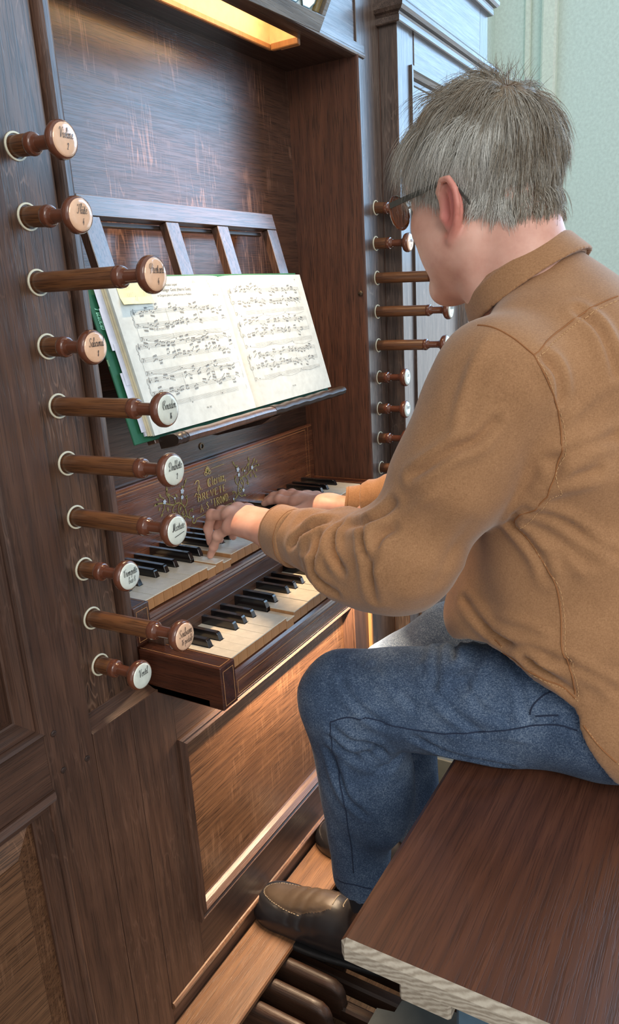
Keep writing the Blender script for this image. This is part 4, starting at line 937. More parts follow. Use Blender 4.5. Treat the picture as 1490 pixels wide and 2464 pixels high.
# crease and seam lines on the clothes, in metres
FOLD = {'shirt': {'creases': [[(0.8818,-0.3095,-0.3116),(0.8753,-0.3026,-0.319),(0.8638,-0.3032,-0.3339),(0.8524,-0.313,-0.3518),(0.8366,-0.3349,-0.366)],[(0.846,-0.3636,-0.2971),(0.8316,-0.3658,-0.3099),(0.821,-0.3745,-0.3291),(0.8194,-0.3812,-0.3468),(0.8327,-0.3826,-0.3967)],[(0.9054,-0.276,-0.3189),(0.8995,-0.2528,-0.3273),(0.8994,-0.2307,-0.3466),(0.9002,-0.2105,-0.3638)],[(0.8833,-0.2721,-0.3343),(0.8666,-0.2766,-0.3569),(0.8634,-0.2742,-0.379),(0.8564,-0.2888,-0.3955),(0.8468,-0.3178,-0.4033)],[(0.8375,-0.412,-0.2957),(0.8307,-0.3954,-0.3039),(0.8194,-0.3887,-0.3222),(0.8174,-0.3914,-0.3401)],[(0.8684,-0.3278,-0.3087),(0.8468,-0.3658,-0.2936),(0.8452,-0.3895,-0.2805),(0.846,-0.4091,-0.2642)],[(0.8529,-0.5368,-0.1558),(0.8418,-0.517,-0.1777),(0.8338,-0.4896,-0.189),(0.8314,-0.4591,-0.2098),(0.8371,-0.4367,-0.2248)],[(0.902,-0.6006,-0.2153),(0.9159,-0.5869,-0.241),(0.9211,-0.5622,-0.2665),(0.9212,-0.5472,-0.2812),(0.9275,-0.5393,-0.3002)],[(0.9275,-0.5393,-0.3002),(0.9299,-0.5646,-0.3244),(0.9286,-0.5809,-0.3454),(0.9201,-0.5899,-0.3682)],[(0.9173,-0.5602,-0.2722),(0.9274,-0.6006,-0.2872),(0.9437,-0.6429,-0.3263),(0.9426,-0.6672,-0.3356)],[(0.9149,-0.5841,-0.241),(0.9171,-0.615,-0.2303),(0.9256,-0.6412,-0.2243)],[(0.9035,-0.5888,-0.2107),(0.9238,-0.621,-0.1952),(0.9458,-0.6554,-0.1857)],[(0.9732,-0.4598,-0.4412),(0.9528,-0.4924,-0.4586),(0.9376,-0.5228,-0.4701),(0.9136,-0.574,-0.4691),(0.9075,-0.6183,-0.4763)],[(0.9365,-0.526,-0.4709),(0.906,-0.5529,-0.4778),(0.9129,-0.5983,-0.4998),(0.9132,-0.6304,-0.5214)],[(0.9095,-0.6204,-0.4739),(0.9243,-0.6568,-0.4955),(0.9256,-0.6795,-0.5163)],[(0.9729,-0.6022,-0.0406),(0.9703,-0.6204,-0.0583),(0.9626,-0.6366,-0.0835),(0.9569,-0.6498,-0.112)],[(0.894,-0.582,-0.086),(0.9021,-0.5902,-0.106),(0.904,-0.5979,-0.1354)]], 'ridges': [[(0.8808,-0.5214,-0.057),(0.8593,-0.511,-0.0885),(0.8531,-0.5035,-0.1129),(0.8468,-0.495,-0.1441),(0.8362,-0.4898,-0.1754)],[(0.9501,-0.6546,-0.1224),(0.9298,-0.6362,-0.1341),(0.909,-0.6138,-0.1575),(0.9063,-0.606,-0.1753)],[(0.8317,-0.4768,-0.2384),(0.8287,-0.4506,-0.2585),(0.8403,-0.4168,-0.2898)],[(0.8955,-0.2127,-0.374),(0.8624,-0.2716,-0.365),(0.8775,-0.2686,-0.3417)],[(0.9325,-0.5693,-0.3241),(0.9158,-0.6046,-0.3312),(0.9214,-0.6402,-0.3675)],[(0.9357,-0.5089,-0.4421),(0.9097,-0.5615,-0.4339),(0.9051,-0.6058,-0.4474)]], 'seams': [[(0.8971,-0.5016,-0.0475),(0.8893,-0.5243,-0.051),(0.8847,-0.5503,-0.0642),(0.8843,-0.5724,-0.0825)],[(0.8843,-0.5724,-0.0825),(0.9322,-0.5868,-0.0605),(0.9786,-0.615,-0.0361),(1.0221,-0.6395,-0.0246)],[(0.8843,-0.5724,-0.0825),(0.8829,-0.5901,-0.1133),(0.903,-0.5988,-0.155),(0.9055,-0.603,-0.1955),(0.9134,-0.5968,-0.2338),(0.9019,-0.5852,-0.2583),(0.9279,-0.5446,-0.2986)],[(0.9274,-0.5459,-0.3034),(0.9284,-0.576,-0.3391),(0.9165,-0.5982,-0.3719),(0.9147,-0.6079,-0.4159),(0.9013,-0.6132,-0.456),(0.9003,-0.6265,-0.4884),(0.9118,-0.6308,-0.5237)],[(0.9313,-0.5165,-0.4755),(0.9215,-0.5438,-0.4908),(0.9056,-0.5862,-0.5062),(0.9087,-0.6126,-0.5141),(0.9091,-0.6315,-0.5282)],[(0.9043,-0.6443,-0.5624),(0.8992,-0.6642,-0.5819),(0.9005,-0.6878,-0.6007)]]},
 'jeans': {'creases': [[(1.0154,-0.4272,-0.536),(1.0041,-0.4094,-0.5451),(0.9546,-0.4212,-0.5481),(0.9239,-0.4347,-0.5594)],[(1.0182,-0.4585,-0.5311),(1.0293,-0.4332,-0.5484),(0.9738,-0.4426,-0.5368),(0.9415,-0.4636,-0.5433)],[(0.9377,-0.4065,-0.5506),(0.9233,-0.4297,-0.5678),(0.9155,-0.4561,-0.5861),(0.9094,-0.4845,-0.6006),(0.9067,-0.505,-0.6098)],[(0.9071,-0.2826,-0.5822),(0.9001,-0.3042,-0.6003),(0.8925,-0.3378,-0.618),(0.8916,-0.3635,-0.628)],[(0.8762,-0.28,-0.6473),(0.8891,-0.3064,-0.6714),(0.9171,-0.3462,-0.6929),(1.1731,-0.2888,-0.8783)],[(0.8782,-0.2735,-0.6651),(0.9037,-0.3054,-0.7085),(0.9284,-0.3398,-0.7285),(0.9374,-0.3557,-0.7202)],[(0.9003,-0.406,-0.6423),(0.9126,-0.4496,-0.6602),(0.916,-0.4992,-0.6626),(0.9342,-0.5424,-0.6746)],[(1.003,-0.5132,-0.5237),(0.9752,-0.5315,-0.5303),(0.9527,-0.5474,-0.5409),(0.9293,-0.5605,-0.5676),(0.9188,-0.5727,-0.5834)],[(0.9396,-0.3239,-0.5611),(0.9247,-0.3585,-0.5746),(0.9046,-0.4072,-0.5944)],[(0.9314,-0.4745,-0.5514),(0.9184,-0.5035,-0.5779),(0.9124,-0.5411,-0.5848)],[(0.8882,-0.2625,-0.6969),(0.9009,-0.2817,-0.7772),(0.9043,-0.3161,-0.8159)]], 'ridges': [[(0.9751,-0.4303,-0.5274),(0.9326,-0.4413,-0.5391),(0.9173,-0.4512,-0.5562)],[(0.9142,-0.3972,-0.5672),(0.899,-0.4356,-0.5842),(0.8978,-0.4674,-0.6026)],[(0.8843,-0.3099,-0.6809),(0.9109,-0.3466,-0.7016),(0.9377,-0.3623,-0.7369)]], 'seams': [[(0.8738,-0.2776,-0.637),(0.8813,-0.3054,-0.6259),(0.8895,-0.346,-0.6236),(0.893,-0.388,-0.628),(0.8981,-0.4386,-0.6263),(0.9014,-0.4939,-0.6131),(0.9072,-0.5485,-0.5963),(0.9158,-0.5798,-0.5864),(0.9162,-0.6116,-0.5781),(0.9134,-0.6353,-0.5783)],[(0.8737,-0.2775,-0.6384),(0.8797,-0.2744,-0.6747),(0.8986,-0.2724,-0.7439),(0.8936,-0.2822,-0.796),(0.9095,-0.281,-0.8733),(0.9251,-0.2766,-0.9642)],[(0.9219,-0.5717,-0.5743),(0.9224,-0.5741,-0.5604),(0.9339,-0.5861,-0.5475),(0.9383,-0.6027,-0.5381)],[(0.9185,-0.5788,-0.5738),(0.9206,-0.6086,-0.566)],[(0.9381,-0.2323,-1.0037),(0.9275,-0.2732,-0.9923),(0.9434,-0.2997,-1.0035)]]}}
def vnormals(V, F):
    a = np.cross(V[F[:, 2]]-V[F[:, 0]], V[F[:, 3]]-V[F[:, 1]]); N = np.zeros_like(V)
    for k in range(4): np.add.at(N, F[:, k], a)
    return N/(np.linalg.norm(N, axis=1)[:, None]+1e-12)
def seg_dist(V, pts):
    q = smooth_line(pts, 4) if len(pts) > 2 else np.array(pts, float); best = np.full(len(V), 9.); tt = np.zeros(len(V)); n = len(q)-1
    for i in range(n):
        a, b_ = q[i], q[i+1]; ab = b_-a; t = np.clip((V-a)@ab/(ab@ab+1e-12), 0, 1); dd = np.linalg.norm(V-a-t[:, None]*ab, axis=1)
        m = dd < best; best[m] = dd[m]; tt[m] = (i+t[m])/n
    return best, tt
def crease(V, F, spec, amp, wd):
    N = vnormals(V, F); disp = np.zeros(len(V))
    for pts in spec['creases']:
        d, t = seg_dist(V, pts); fade = np.sin(np.pi*np.clip(t*.88+.06, 0, 1))**.7
        disp += fade*amp*(-np.exp(-(d/wd)**2)+.55*np.exp(-((d-2.1*wd)/(1.3*wd))**2))
    for pts in spec['ridges']:
        d, t = seg_dist(V, pts); fade = np.sin(np.pi*np.clip(t*.88+.06, 0, 1)); disp += fade*amp*.55*np.exp(-(d/(1.3*wd))**2)
    return V+N*np.clip(disp, -amp*1.2, amp)[:, None]

person = thing('person', (1.09, -.66, -.69), 'seated person in a brown shirt, blue jeans and glasses playing the upper keyboard', 'person')
po = tuple(parent_world(person))
# head frame
HY, HP, HR, HS = .285, .075, .050, 1.070; HO = np.array([1.08, -.4535, .0985])
_f = np.array([math.sin(HY)*math.cos(HP), math.cos(HY)*math.cos(HP), -math.sin(HP)]); _u = np.array([math.cos(HY), -math.sin(HY), 0]); _w = np.cross(_u, _f)
_u, _w = _u*math.cos(HR)+_w*math.sin(HR), _w*math.cos(HR)-_u*math.sin(HR); HM = np.stack([_u, _f, _w], 1)*HS
def HW(p): return HO+HM@np.array(p, float)
# --- head in local coordinates (x right, y forward, z up, metres)
def head_sdf(g):
    d = ell(g, (0, -.008, .054), (.0735, .0845, .086))
    d = smin(d, ell(g, (0, .040, -.005), (.058, .056, .078)), .03)
    d = smin(d, ell(g, (0, .058, .062), (.056, .036, .040)), .03)
    for s in (-1, 1):
        d = smin(d, cone(g, (s*.056, .012, -.050), (s*.018, .066, -.090), .016, .017), .03)
        d = smin(d, ell(g, (s*.040, .064, -.008), (.020, .020, .020)), .025)
        d = smin(d, ell(g, (s*.030, .076, .044), (.026, .014, .010)), .012)
        d = smin(d, ell(g, (s*.052, .030, -.040), (.022, .034, .034)), .03)
    d = smin(d, sphere(g, (0, .072, -.091), .016), .022)
    for s in (-1, 1): d = smax(d, -ell(g, (s*.032, .100, .022), (.019, .016, .013)), .012)
    for s in (-1, 1): d = smin(d, sphere(g, (s*.032, .079, .021), .0125), .004)
    d = smin(d, chain(g, [(0, .088, .032), (0, .102, .008), (0, .111, -.012)], [.006, .008, .0105]), .012)
    for s in (-1, 1): d = smin(d, sphere(g, (s*.012, .095, -.018), .0075), .008)
    d = smin(d, ell(g, (0, .084, -.047), (.022, .012, .0060)), .010); d = smin(d, ell(g, (0, .082, -.059), (.019, .012, .006)), .010)
    d = smax(d, -cone(g, (-.022, .095, -.053), (.022, .095, -.053), .0022, .0022), .004)
    d = smin(d, chain(g, [(0, -.030, -.01), (0, -.052, -.10), (0, -.075, -.17)], [.060, .062, .072]), .03)
    d = smin(d, ell(g, (0, .012, -.086), (.046, .054, .024)), .03)
    for s in (-1, 1): d = smin(d, cone(g, (s*.062, -.012, -.035), (s*.030, -.005, -.15), .012, .010), .03)
    for s in (-1, 1):
        # ear: helix, antihelix, tragus, lobe, bowl
        E = lambda y, z, o=0: (s*(.076+o), y, z)
        ear = ell(g, E(-.004, .003, .004), (.0065, .017, .030))
        ear = smax(ear, -ell(g, E(-.001, .004, .0105), (.0065, .011, .020)), .003)
        hel = chain(g, [E(.010, .010, .002), E(.012, .024, .006), E(.003, .036, .010), E(-.010, .035, .013), E(-.019, .022, .015), E(-.020, .004, .014), E(-.014, -.014, .011), E(-.006, -.026, .006), E(.002, -.034, .003), E(.006, -.029, .001)],
                    [.0030, .0036, .0038, .0040, .0042, .0042, .0038, .0050, .0055, .003])
        ear = smin(ear, hel, .004)
        ear = smin(ear, chain(g, [E(-.004, .024, .008), E(-.009, .010, .009), E(-.008, -.006, .008), E(-.001, -.016, .005)], [.0025, .003, .003, .003]), .003)
        ear = smin(ear, sphere(g, E(.010, -.006, .002), .0055), .005)
        d = smin(d, ear, .005)
    return d
g = G((-.10, -.155, -.175), (.10, .140, .156), .0026)
V, F = nets(head_sdf(g), g); headV = V.copy(); hV = HO+V@HM.T; hF = F
# --- hands
def hand(spec, side, box_):
    g = G(*box_, .0017); W_, fing, thumb = spec
    d = None
    for k, fg in enumerate(fing):
        pm = cone(g, W_[0] if k < 2 else W_[1], fg[0], .0175, .0118+.001*(k in (1, 2))); d = pm if d is None else smin(d, pm, .018)
    d = smin(d, cone(g, thumb[0], thumb[1], .0155, .0105), .016)
    fore = smin(cone(g, W_[2], W_[0], .026, .0185), cone(g, W_[3], W_[1], .026, .0185), .02); d = smin(d, fore, .02)
    for k, fg in enumerate(fing):
        r = (.0096, .0100, .0096, .0088)[k]; d = smin(d, chain(g, fg, [r+.0014, r-.0002, r-.0012, r-.0024], .005), .008)
        d = smin(d, sphere(g, fg[1], r+.0002), .005)
        d = smin(d, sphere(g, np.array(fg[0])+np.array((0, -.002, .002)), .0098), .010)
    d = smin(d, chain(g, thumb[1:], [.0110, .0095, .0080], .003), .006)
    return nets(d, g)
LHs = (((1.002, -.118, -.372), (.977, -.118, -.380), (1.000, -.205, -.372), (.968, -.205, -.377)),
       [[(1.054, -.024, -.371), (1.070, .014, -.382), (1.078, .032, -.408), (1.079, .034, -.434)], [(1.033, -.016, -.364), (1.045, .028, -.374), (1.051, .045, -.404), (1.051, .045, -.432)],
        [(1.011, -.014, -.367), (1.018, .031, -.373), (1.022, .046, -.402), (1.021, .043, -.428)], [(.990, -.028, -.382), (.992, .001, -.401), (.998, .018, -.426), (1.003, .032, -.4465)]],
       [(1.030, -.085, -.378), (1.066, -.052, -.392), (1.086, -.020, -.412), (1.094, .002, -.436)])
RHs = (((1.272, -.058, -.420), (1.298, -.060, -.424), (1.278, -.150, -.418), (1.306, -.150, -.424)),
       [[(1.288, .020, -.422), (1.290, .062, -.419), (1.291, .085, -.424), (1.291, .102, -.432)], [(1.310, .024, -.418), (1.314, .068, -.415), (1.315, .093, -.421), (1.315, .111, -.431)],
        [(1.331, .016, -.421), (1.337, .058, -.418), (1.338, .082, -.423), (1.338, .098, -.431)], [(1.350, .004, -.426), (1.359, .038, -.425), (1.361, .056, -.431), (1.361, .068, -.442)]],
       [(1.262, -.030, -.425), (1.244, .002, -.430), (1.236, .030, -.436), (1.232, .052, -.4435)])
V1, F1 = hand(LHs, -1, ((.925, -.215, -.462), (1.105, .075, -.33))); V2, F2 = hand(RHs, 1, ((1.205, -.165, -.462), (1.39, .125, -.375)))
# torso and limbs under the clothes keep the figure one body
g = G((.83, -.86, -.72), (1.40, -.10, .0), .011)
d = chain(g, [(1.09, -.70, -.58), (1.09, -.63, -.40), (1.09, -.60, -.2), (1.085, -.54, -.06)], [.11, .105, .115, .07]); d = smin(d, cone(g, (.96, -.545, -.13), (1.23, -.52, -.13), .05, .05), .05)
d = smin(d, chain(g, [(.945, -.53, -.13), (.895, -.41, -.36), (.985, -.17, -.374)], [.045, .038, .026]), .03); d = smin(d, chain(g, [(1.24, -.51, -.13), (1.37, -.40, -.36), (1.29, -.13, -.42)], [.045, .038, .026]), .03)
V3, F3 = nets(d, g)
Vs = [hV, V1, V2, V3]; Fs = [hF, F1, F2, F3]; o_ = 0; FF = []
for v_, f_ in zip(Vs, Fs): FF.append(f_+o_); o_ += len(v_)
t = NT('skin'); n1 = t.noise(t.coord((22,22,22)), 1, 4, .6); n2 = t.noise(t.coord((400,400,400)), 1, 2)
base_ = t.ramp(n1, [(.3, srgb(204, 150, 132)), (.5, srgb(216, 166, 148)), (.72, srgb(226, 180, 162))]); at = t.new('ShaderNodeAttribute', attribute_name='tone')
t.l(t.mix(t.math('MULTIPLY', at.outputs['Fac'], .8), base_, srgb(208, 112, 104)), t.b.inputs['Base Color'])
t.setp(Roughness=.5, Subsurface_Weight=.12, Subsurface_Scale=.01); t.b.inputs['Subsurface Radius'].default_value = (1, .35, .2); t.bump(n2, .12, .0006); M_skin = t.mat
ear_ = np.clip((np.abs(V[:, 0])-.0745)/.004, 0, 1)*np.clip(1.6-1.6*np.sqrt(((V[:, 1]+.006+V[:, 2]*.22)/.026)**2+((V[:, 2]-.002)/.050)**2), 0, 1)
ear_ = np.concatenate([ear_]+[np.zeros(len(v)) for v in Vs[1:]])
body = npmesh('body', np.concatenate(Vs), np.concatenate(FF), M_skin, person, po, attr=ear_)
# --- clothes
def cloth_mat(name, dark, mid, light, weave, rough=.85, bumps=.25, seed=0, sheen=.3):
    t = NT(name); a = t.noise(t.coord((14,14,14), (seed,0,0)), 1, 4, .6); b_ = t.noise(t.coord((weave, weave, weave*.35)), 1, 2, .5); c_ = t.noise(t.coord((weave*.35, weave*.35, weave)), 1, 2, .5)
    w_ = t.math('ADD', t.math('MULTIPLY', b_, .5), t.math('MULTIPLY', c_, .5)); f = t.math('ADD', t.math('MULTIPLY', a, .3), t.math('MULTIPLY', w_, .7))
    t.l(t.ramp(f, [(.36, dark), (.5, mid), (.64, light)]), t.b.inputs['Base Color']); t.setp(Roughness=rough, Sheen_Weight=sheen, Sheen_Roughness=.5, Specular_IOR_Level=.2); t.bump(w_, bumps, .0007); return t.mat
M_shirt = cloth_mat('brown_cotton', srgb(140, 102, 70), srgb(158, 117, 82), srgb(173, 131, 94), 900)
M_seam = plain('shirt_thread', srgb(150, 100, 60), .9)
M_thread = plain('light_thread', srgb(196, 156, 112), .9)
M_jean = cloth_mat('blue_denim', srgb(40, 54, 76), srgb(68, 86, 112), srgb(122, 138, 158), 900, bumps=.45, seed=3, sheen=.03)
M_jseam = plain('denim_seam', srgb(34, 46, 70), .9)
def ridge(x): return 1-np.abs(np.sin(x))
def shirt_sdf(g):
    tor = chain(g, [(1.09, -.655, -.56), (1.09, -.615, -.42), (1.09, -.60, -.28), (1.09, -.59, -.17)], [.150, .138, .140, .118])
    wide = smin(ell(g, (1.09, -.575, -.22), (.185, .135, .20)), ell(g, (1.075, -.60, -.46), (.165, .165, .17)), .08)
    tor = smin(tor, wide, .05); tor = smin(tor, ell(g, (1.09, -.676, -.60), (.190, .162, .125)), .06)
    tor = smin(tor, ell(g, (1.06, -.47, -.48), (.10, .065, .07)), .05)
    tor = smin(tor, ell(g, (1.09, -.60, -.10), (.13, .085, .085)), .06)
    sh = smin(cone(g, (1.06, -.545, -.045), (.945, -.535, -.112), .062, .066), cone(g, (1.12, -.545, -.045), (1.24, -.51, -.12), .062, .064), .03)
    tor = smin(tor, sh, .05)
    nk = cone(g, (1.085, -.555, -.06), (1.082, -.512, .0), .078, .070); tor = smin(tor, nk, .03)
    ua, tu = cone(g, (.940, -.523, -.125), (.900, -.404, -.345), .074, .071, True); ua = smin(ua, cone(g, (.935, -.512, -.12), (.912, -.470, -.235), .080, .078), .03)
    fa, tf = cone(g, (.900, -.388, -.366), (.972, -.155, -.3735), .068, .043, True)
    # sleeve folds: rings slanting round the forearm, deep tucks in the elbow
    th = np.arctan2(g.z+.374, (g.x-.94))
    f1 = ridge(tf*13+.9*np.sin(th*1.0+.6)+1.2*np.sin(tf*5+th))*np.exp(-((tf-.42)/.30)**2)
    fa = fa-.0060*f1+.002*wob(g, 60)
    dx = np.sqrt((g.x-.90)**2+(g.y+.452)**2+(g.z+.318)**2)
    arm = smin(ua-.003*ridge(tu*7+th)*np.clip(tu-.35, 0, 1)*2+.0012*wob(g, 38, 1), fa, .045)
    arm = arm+.007*ridge((g.y+g.z*.55)*62+.8*np.sin(g.x*40))*np.exp(-(dx/.065)**2)
    arm = smin(arm, ell(g, (.908, -.335, -.394), (.060, .085, .048)), .04)
    # right arm
    ru = cone(g, (1.245, -.505, -.125), (1.375, -.385, -.345), .070, .066); rf, tr = cone(g, (1.375, -.375, -.360), (1.284, -.118, -.420), .066, .042, True)
    rf = rf-.004*ridge(tr*16+2*np.sin(tr*7))*np.clip(tr*1.6, 0, 1)*(tr < .9)
    arm2 = smin(ru, rf, .04)
    # torso drape: diagonal pulls from the armpit
    s1 = (g.y+.55)*.55+(g.z+.30)*.85
    m1 = np.exp(-((g.y+.66)/.10)**2-((g.z+.36)/.17)**2)*(g.x < 1.06)
    tor = tor-.008*ridge(s1*33+1.5*np.sin(g.y*14)+.8*np.sin(g.x*16))*m1+.003*wob(g, 22, 2)
    tor = tor+.006*ridge((g.z+.43+.35*(g.y+.5))*42)*np.exp(-((g.y+.47)/.06)**2-((g.z+.46)/.06)**2)
    d = smin(tor, arm, .016); d = smin(d, arm2, .02)
    # sleeves end just inside the cuffs
    ax = np.array((.45, .89, 0)); e1_ = (g.x-.965)*ax[0]+(g.y+.168)*ax[1]+0*g.z; nearL = (g.x < 1.12) & (g.y > -.30)
    d = np.where(nearL, smax(d, e1_, .003), d)
    ax = np.array((-.336, .936, -.08)); e2_ = (g.x-1.292)*ax[0]+(g.y+.138)*ax[1]+(g.z+.4195)*ax[2]; nearR = (g.x > 1.18) & (g.y > -.30)
    d = np.where(nearR, smax(d, e2_, .003), d)
    # neck opening
    d = smax(d, -cone(g, (1.082, -.500, -.02), (1.078, -.435, .075), .064, .072), .004)
    zh = np.interp((g.y).ravel(), [-.9, -.70, -.683, -.642, -.633, -.56, -.535, -.50, -.44, -.40, -.3], [-.668, -.655, -.642, -.575, -.545, -.512, -.503, -.492, -.512, -.522, -.53]).astype(f32).reshape(g.y.shape)
    zh = zh+.003*np.sin(g.y*90)
    body_ = (g.y < -.385) & (g.z < -.45)
    d = np.where(body_ & (g.x > .80) , smax(d, (zh-g.z)*.8, .004), d)
    return d
g = G((.80, -.90, -.70), (1.46, -.08, .045), .0050)
V, F = nets(shirt_sdf(g), g); V = crease(V, F, FOLD['shirt'], .0120, .0060); shirt = npmesh('shirt', V, F, M_shirt, person, po); sV, sF = V, F
# collar: a folded band round the neck
def collar_sdf(g):
    n = np.array((0.03, .56, .83)); n /= np.linalg.norm(n); a = np.array((1, 0, 0)); a = a-n*(a@n); a /= np.linalg.norm(a); b_ = np.cross(n, a)
    px, py, pz = g.x-1.083, g.y+.5045, g.z-.004
    A = px*a[0]+py*a[1]+pz*a[2]; B = px*b_[0]+py*b_[1]+pz*b_[2]; Hh = px*n[0]+py*n[1]+pz*n[2]
    k = np.sqrt((A/.0785)**2+(B/.0800)**2)+1e-6; rho = (k-1)*.079
    d = smax(np.abs(rho+.20*(Hh-.0))-.0028, np.abs(Hh)-.021, .003)
    d2 = smax(np.abs(rho-.0055+.30*(Hh))-.0026, np.abs(Hh+.004)-.0185, .003)
    d2 = np.where(B > .055, smax(d2, .055-0*B-.0, .002)*0+d2, d2)
    return smin(d, d2, .003)
g = G((.975, -.63, -.09), (1.195, -.39, .10), .0026)
V, F = nets(collar_sdf(g), g); npmesh('collar', V, F, M_shirt, shirt, (0,0,0)).location = -Vector(po)
# seams laid on the shirt
bv = BVHTree.FromPolygons([tuple(v) for v in sV], [tuple(f) for f in sF])
def seam(name, pts, bv, mat, parent, r=.0011, stitch=False, both=None):
    q = smooth_line(pts, 6) if len(pts) > 2 else np.array(pts, float); P_ = []
    for p in q:
        c, n, i, dd = bv.find_nearest(Vector(p)); P_.append(c+n*.0004)
    b = MB()
    if not stitch: b.tube(P_, r, 5)
    else:
        L = 0; last = P_[0]; seg = []
        for i in range(len(P_)-1):
            a, c = P_[i], P_[i+1]; n = max(1, int((c-a).length/.0045))
            for k in range(n):
                s0 = a.lerp(c, (k+.1)/n); s1 = a.lerp(c, (k+.7)/n)
                s0 = bv.find_nearest(s0); s1 = bv.find_nearest(s1); b.tube([s0[0]+s0[1]*.0004, s1[0]+s1[1]*.0004], .0006, 4)
    o = b.build(name, mat, None); o.parent = parent; o.location = -Vector(po); return o
def cuff(A, B_, ra, rb, wid, nm='cuff'):
    A, B_ = Vector(A), Vector(B_); t_ = (B_-A).normalized(); u_ = t_.cross(Vector((0,0,1))).normalized(); w_ = u_.cross(t_); N = 48; b = MB(); path = []
    L = (B_-A).length
    for (s, o) in ((0, -.004), (0, 0), (.08, .0016), (.5, .0022), (.9, .0016), (.97, .0014), (1, .0004), (1.0, -.0012), (.94, -.0026), (.5, -.003), (.2, -.004)):
        r = ra+(rb-ra)*s+o; row = []
        for k in range(N):
            a = 2*math.pi*k/N; rr = r*(1+.012*math.sin(3*a+1)+.006*math.sin(11*a+s*4)) ; c_ = A+t_*(L*s+.004*math.sin(a*2+.5)*s)
            row.append(c_+u_*(rr*math.cos(a)*.92)+w_*(rr*math.sin(a)*1.06))
        path.append(row)
    b.sweep(None, path, closed=True, caps=False); o = b.build(nm, M_shirt, None, smooth='all'); o.parent = shirt; o.location = -Vector(po)
    for s in (.10, .90):
        b = MB(); pts = []
        for k in range(N+1):
            a = 2*math.pi*k/N; rr = (ra+(rb-ra)*s+.0019)*(1+.012*math.sin(3*a+1)+.006*math.sin(11*a+s*4)); c_ = A+t_*(L*s+.004*math.sin(a*2+.5)*s); pts.append(c_+u_*(rr*math.cos(a)*.92)+w_*(rr*math.sin(a)*1.06))
        b.tube(pts, .0006, 4); o2 = b.build('cuff_seam', M_seam, None); o2.parent = shirt; o2.location = -Vector(po)
cuff((.9535, -.190, -.3735), (.980, -.1375, -.3735), .0445, .0425, 1)
cuff((1.302, -.165, -.4165), (1.2835, -.108, -.4215), .0435, .0405, 1)
for pts in FOLD['shirt']['seams']:
    seam('seam', pts, bv, M_seam, shirt, .0010); off = [(x, y-.005, z-.004) for x, y, z in pts]; so_ = seam('stitching', off, bv, M_thread, shirt, stitch=True); so_['kind'] = 'stuff'
# --- jeans
def jeans_sdf(g):
    d = smin(ell(g, (1.09, -.675, -.600), (.178, .145, .105)), chain(g, [(1.09, -.66, -.60), (1.09, -.62, -.46)], [.125, .115]), .04)
    th, tt = cone(g, (1.015, -.635, -.600), (.957, -.262, -.641), .094, .077, True)
    s1 = np.arctan2(g.z+.62, g.x-.98)
    th = th-.0045*ridge(tt*6.5+1.3*s1+.8*np.sin(tt*4))*np.exp(-((tt-.35)/.28)**2)+.0018*wob(g, 34, 1)
    sh, ts = cone(g, (.957, -.268, -.655), (.984, -.262, -1.045), .073, .050, True)
    sh = smin(sh, ell(g, (.965, -.318, -.80), (.060, .055, .12)), .04)-.0030*ridge(ts*13+1.2*np.sin(s1*2))*np.exp(-(ts/.22)**2)+.0016*wob(g, 36, 3)
    leg = smin(th, sh, .03)
    dk = np.sqrt((g.y+.335)**2+(g.z+.715)**2+(g.x-.93)**2); leg = leg+.006*ridge((g.y*.5+g.z)*60+np.sin(g.x*30))*np.exp(-(dk/.055)**2)
    d = smin(d, leg, .035)
    r1 = chain(g, [(1.175, -.60, -.600), (1.212, -.36, -.650), (1.222, -.225, -.745)], [.092, .080, .073], .03)+.002*wob(g, 30, 5); r2 = cone(g, (1.222, -.235, -.76), (1.215, -.275, -1.10), .071, .050)
    d = smin(d, smin(r1, r2, .03), .035)
    # folds over the lap
    m = np.exp(-((g.y+.47)/.05)**2-((g.z+.53)/.05)**2); d = d-.006*ridge((g.y+.25*g.z)*75)*m
    # front pocket opening at the hip
    pk = chain(g, [(.928, -.600, -.572), (.925, -.628, -.600), (.930, -.645, -.612)], [.004, .006, .004]); d = smax(d, -pk, .004)
    d = smax(d, -(g.z+.6885), .012*1.0) if False else d
    seat = smax(d, -(g.z+.6888)+0*g.x+0*g.y, .01); d = np.where(g.y < -.452, seat, d)
    hemz = -1.040-.20*(-.215-g.y)*.0
    dl = (-1.040+(g.y+.26)*.22)-g.z
    d = np.where((g.x < 1.10) & (g.z < -.95), smax(d, dl+0*g.x, .003), d); d = np.where((g.x >= 1.10) & (g.z < -1.0), smax(d, -1.10-g.z+0*g.x+0*g.y, .003), d)
    inner = np.minimum(cone(g, (.984, -.262, -1.02), (.984, -.262, -1.07), .045, .045), cone(g, (1.215, -.275, -1.08), (1.215, -.275, -1.13), .045, .045)); d = smax(d, -inner, .002)
    return d
g = G((.84, -.84, -1.12), (1.32, -.15, -.44), .0052)
V, F = nets(jeans_sdf(g), g); V = crease(V, F, FOLD['jeans'], .0090, .0058); jeans = npmesh('jeans', V, F, M_jean, person, po)
bvj = BVHTree.FromPolygons([tuple(v) for v in V], [tuple(f) for f in F])
for pts in FOLD['jeans']['seams']: seam('seam', pts, bvj, M_jseam, jeans, .0011)
b = MB(); b.box(-.012, .012, -.004, .004, -.008, .008, .003); b.v = [(.926+x*.3+z*.2, -.607+x, -.583+z) for x, y, z in b.v]; b.build('pocket_lining', plain('white_lining', srgb(214, 222, 232), .9), jeans).location = (0, 0, 0)
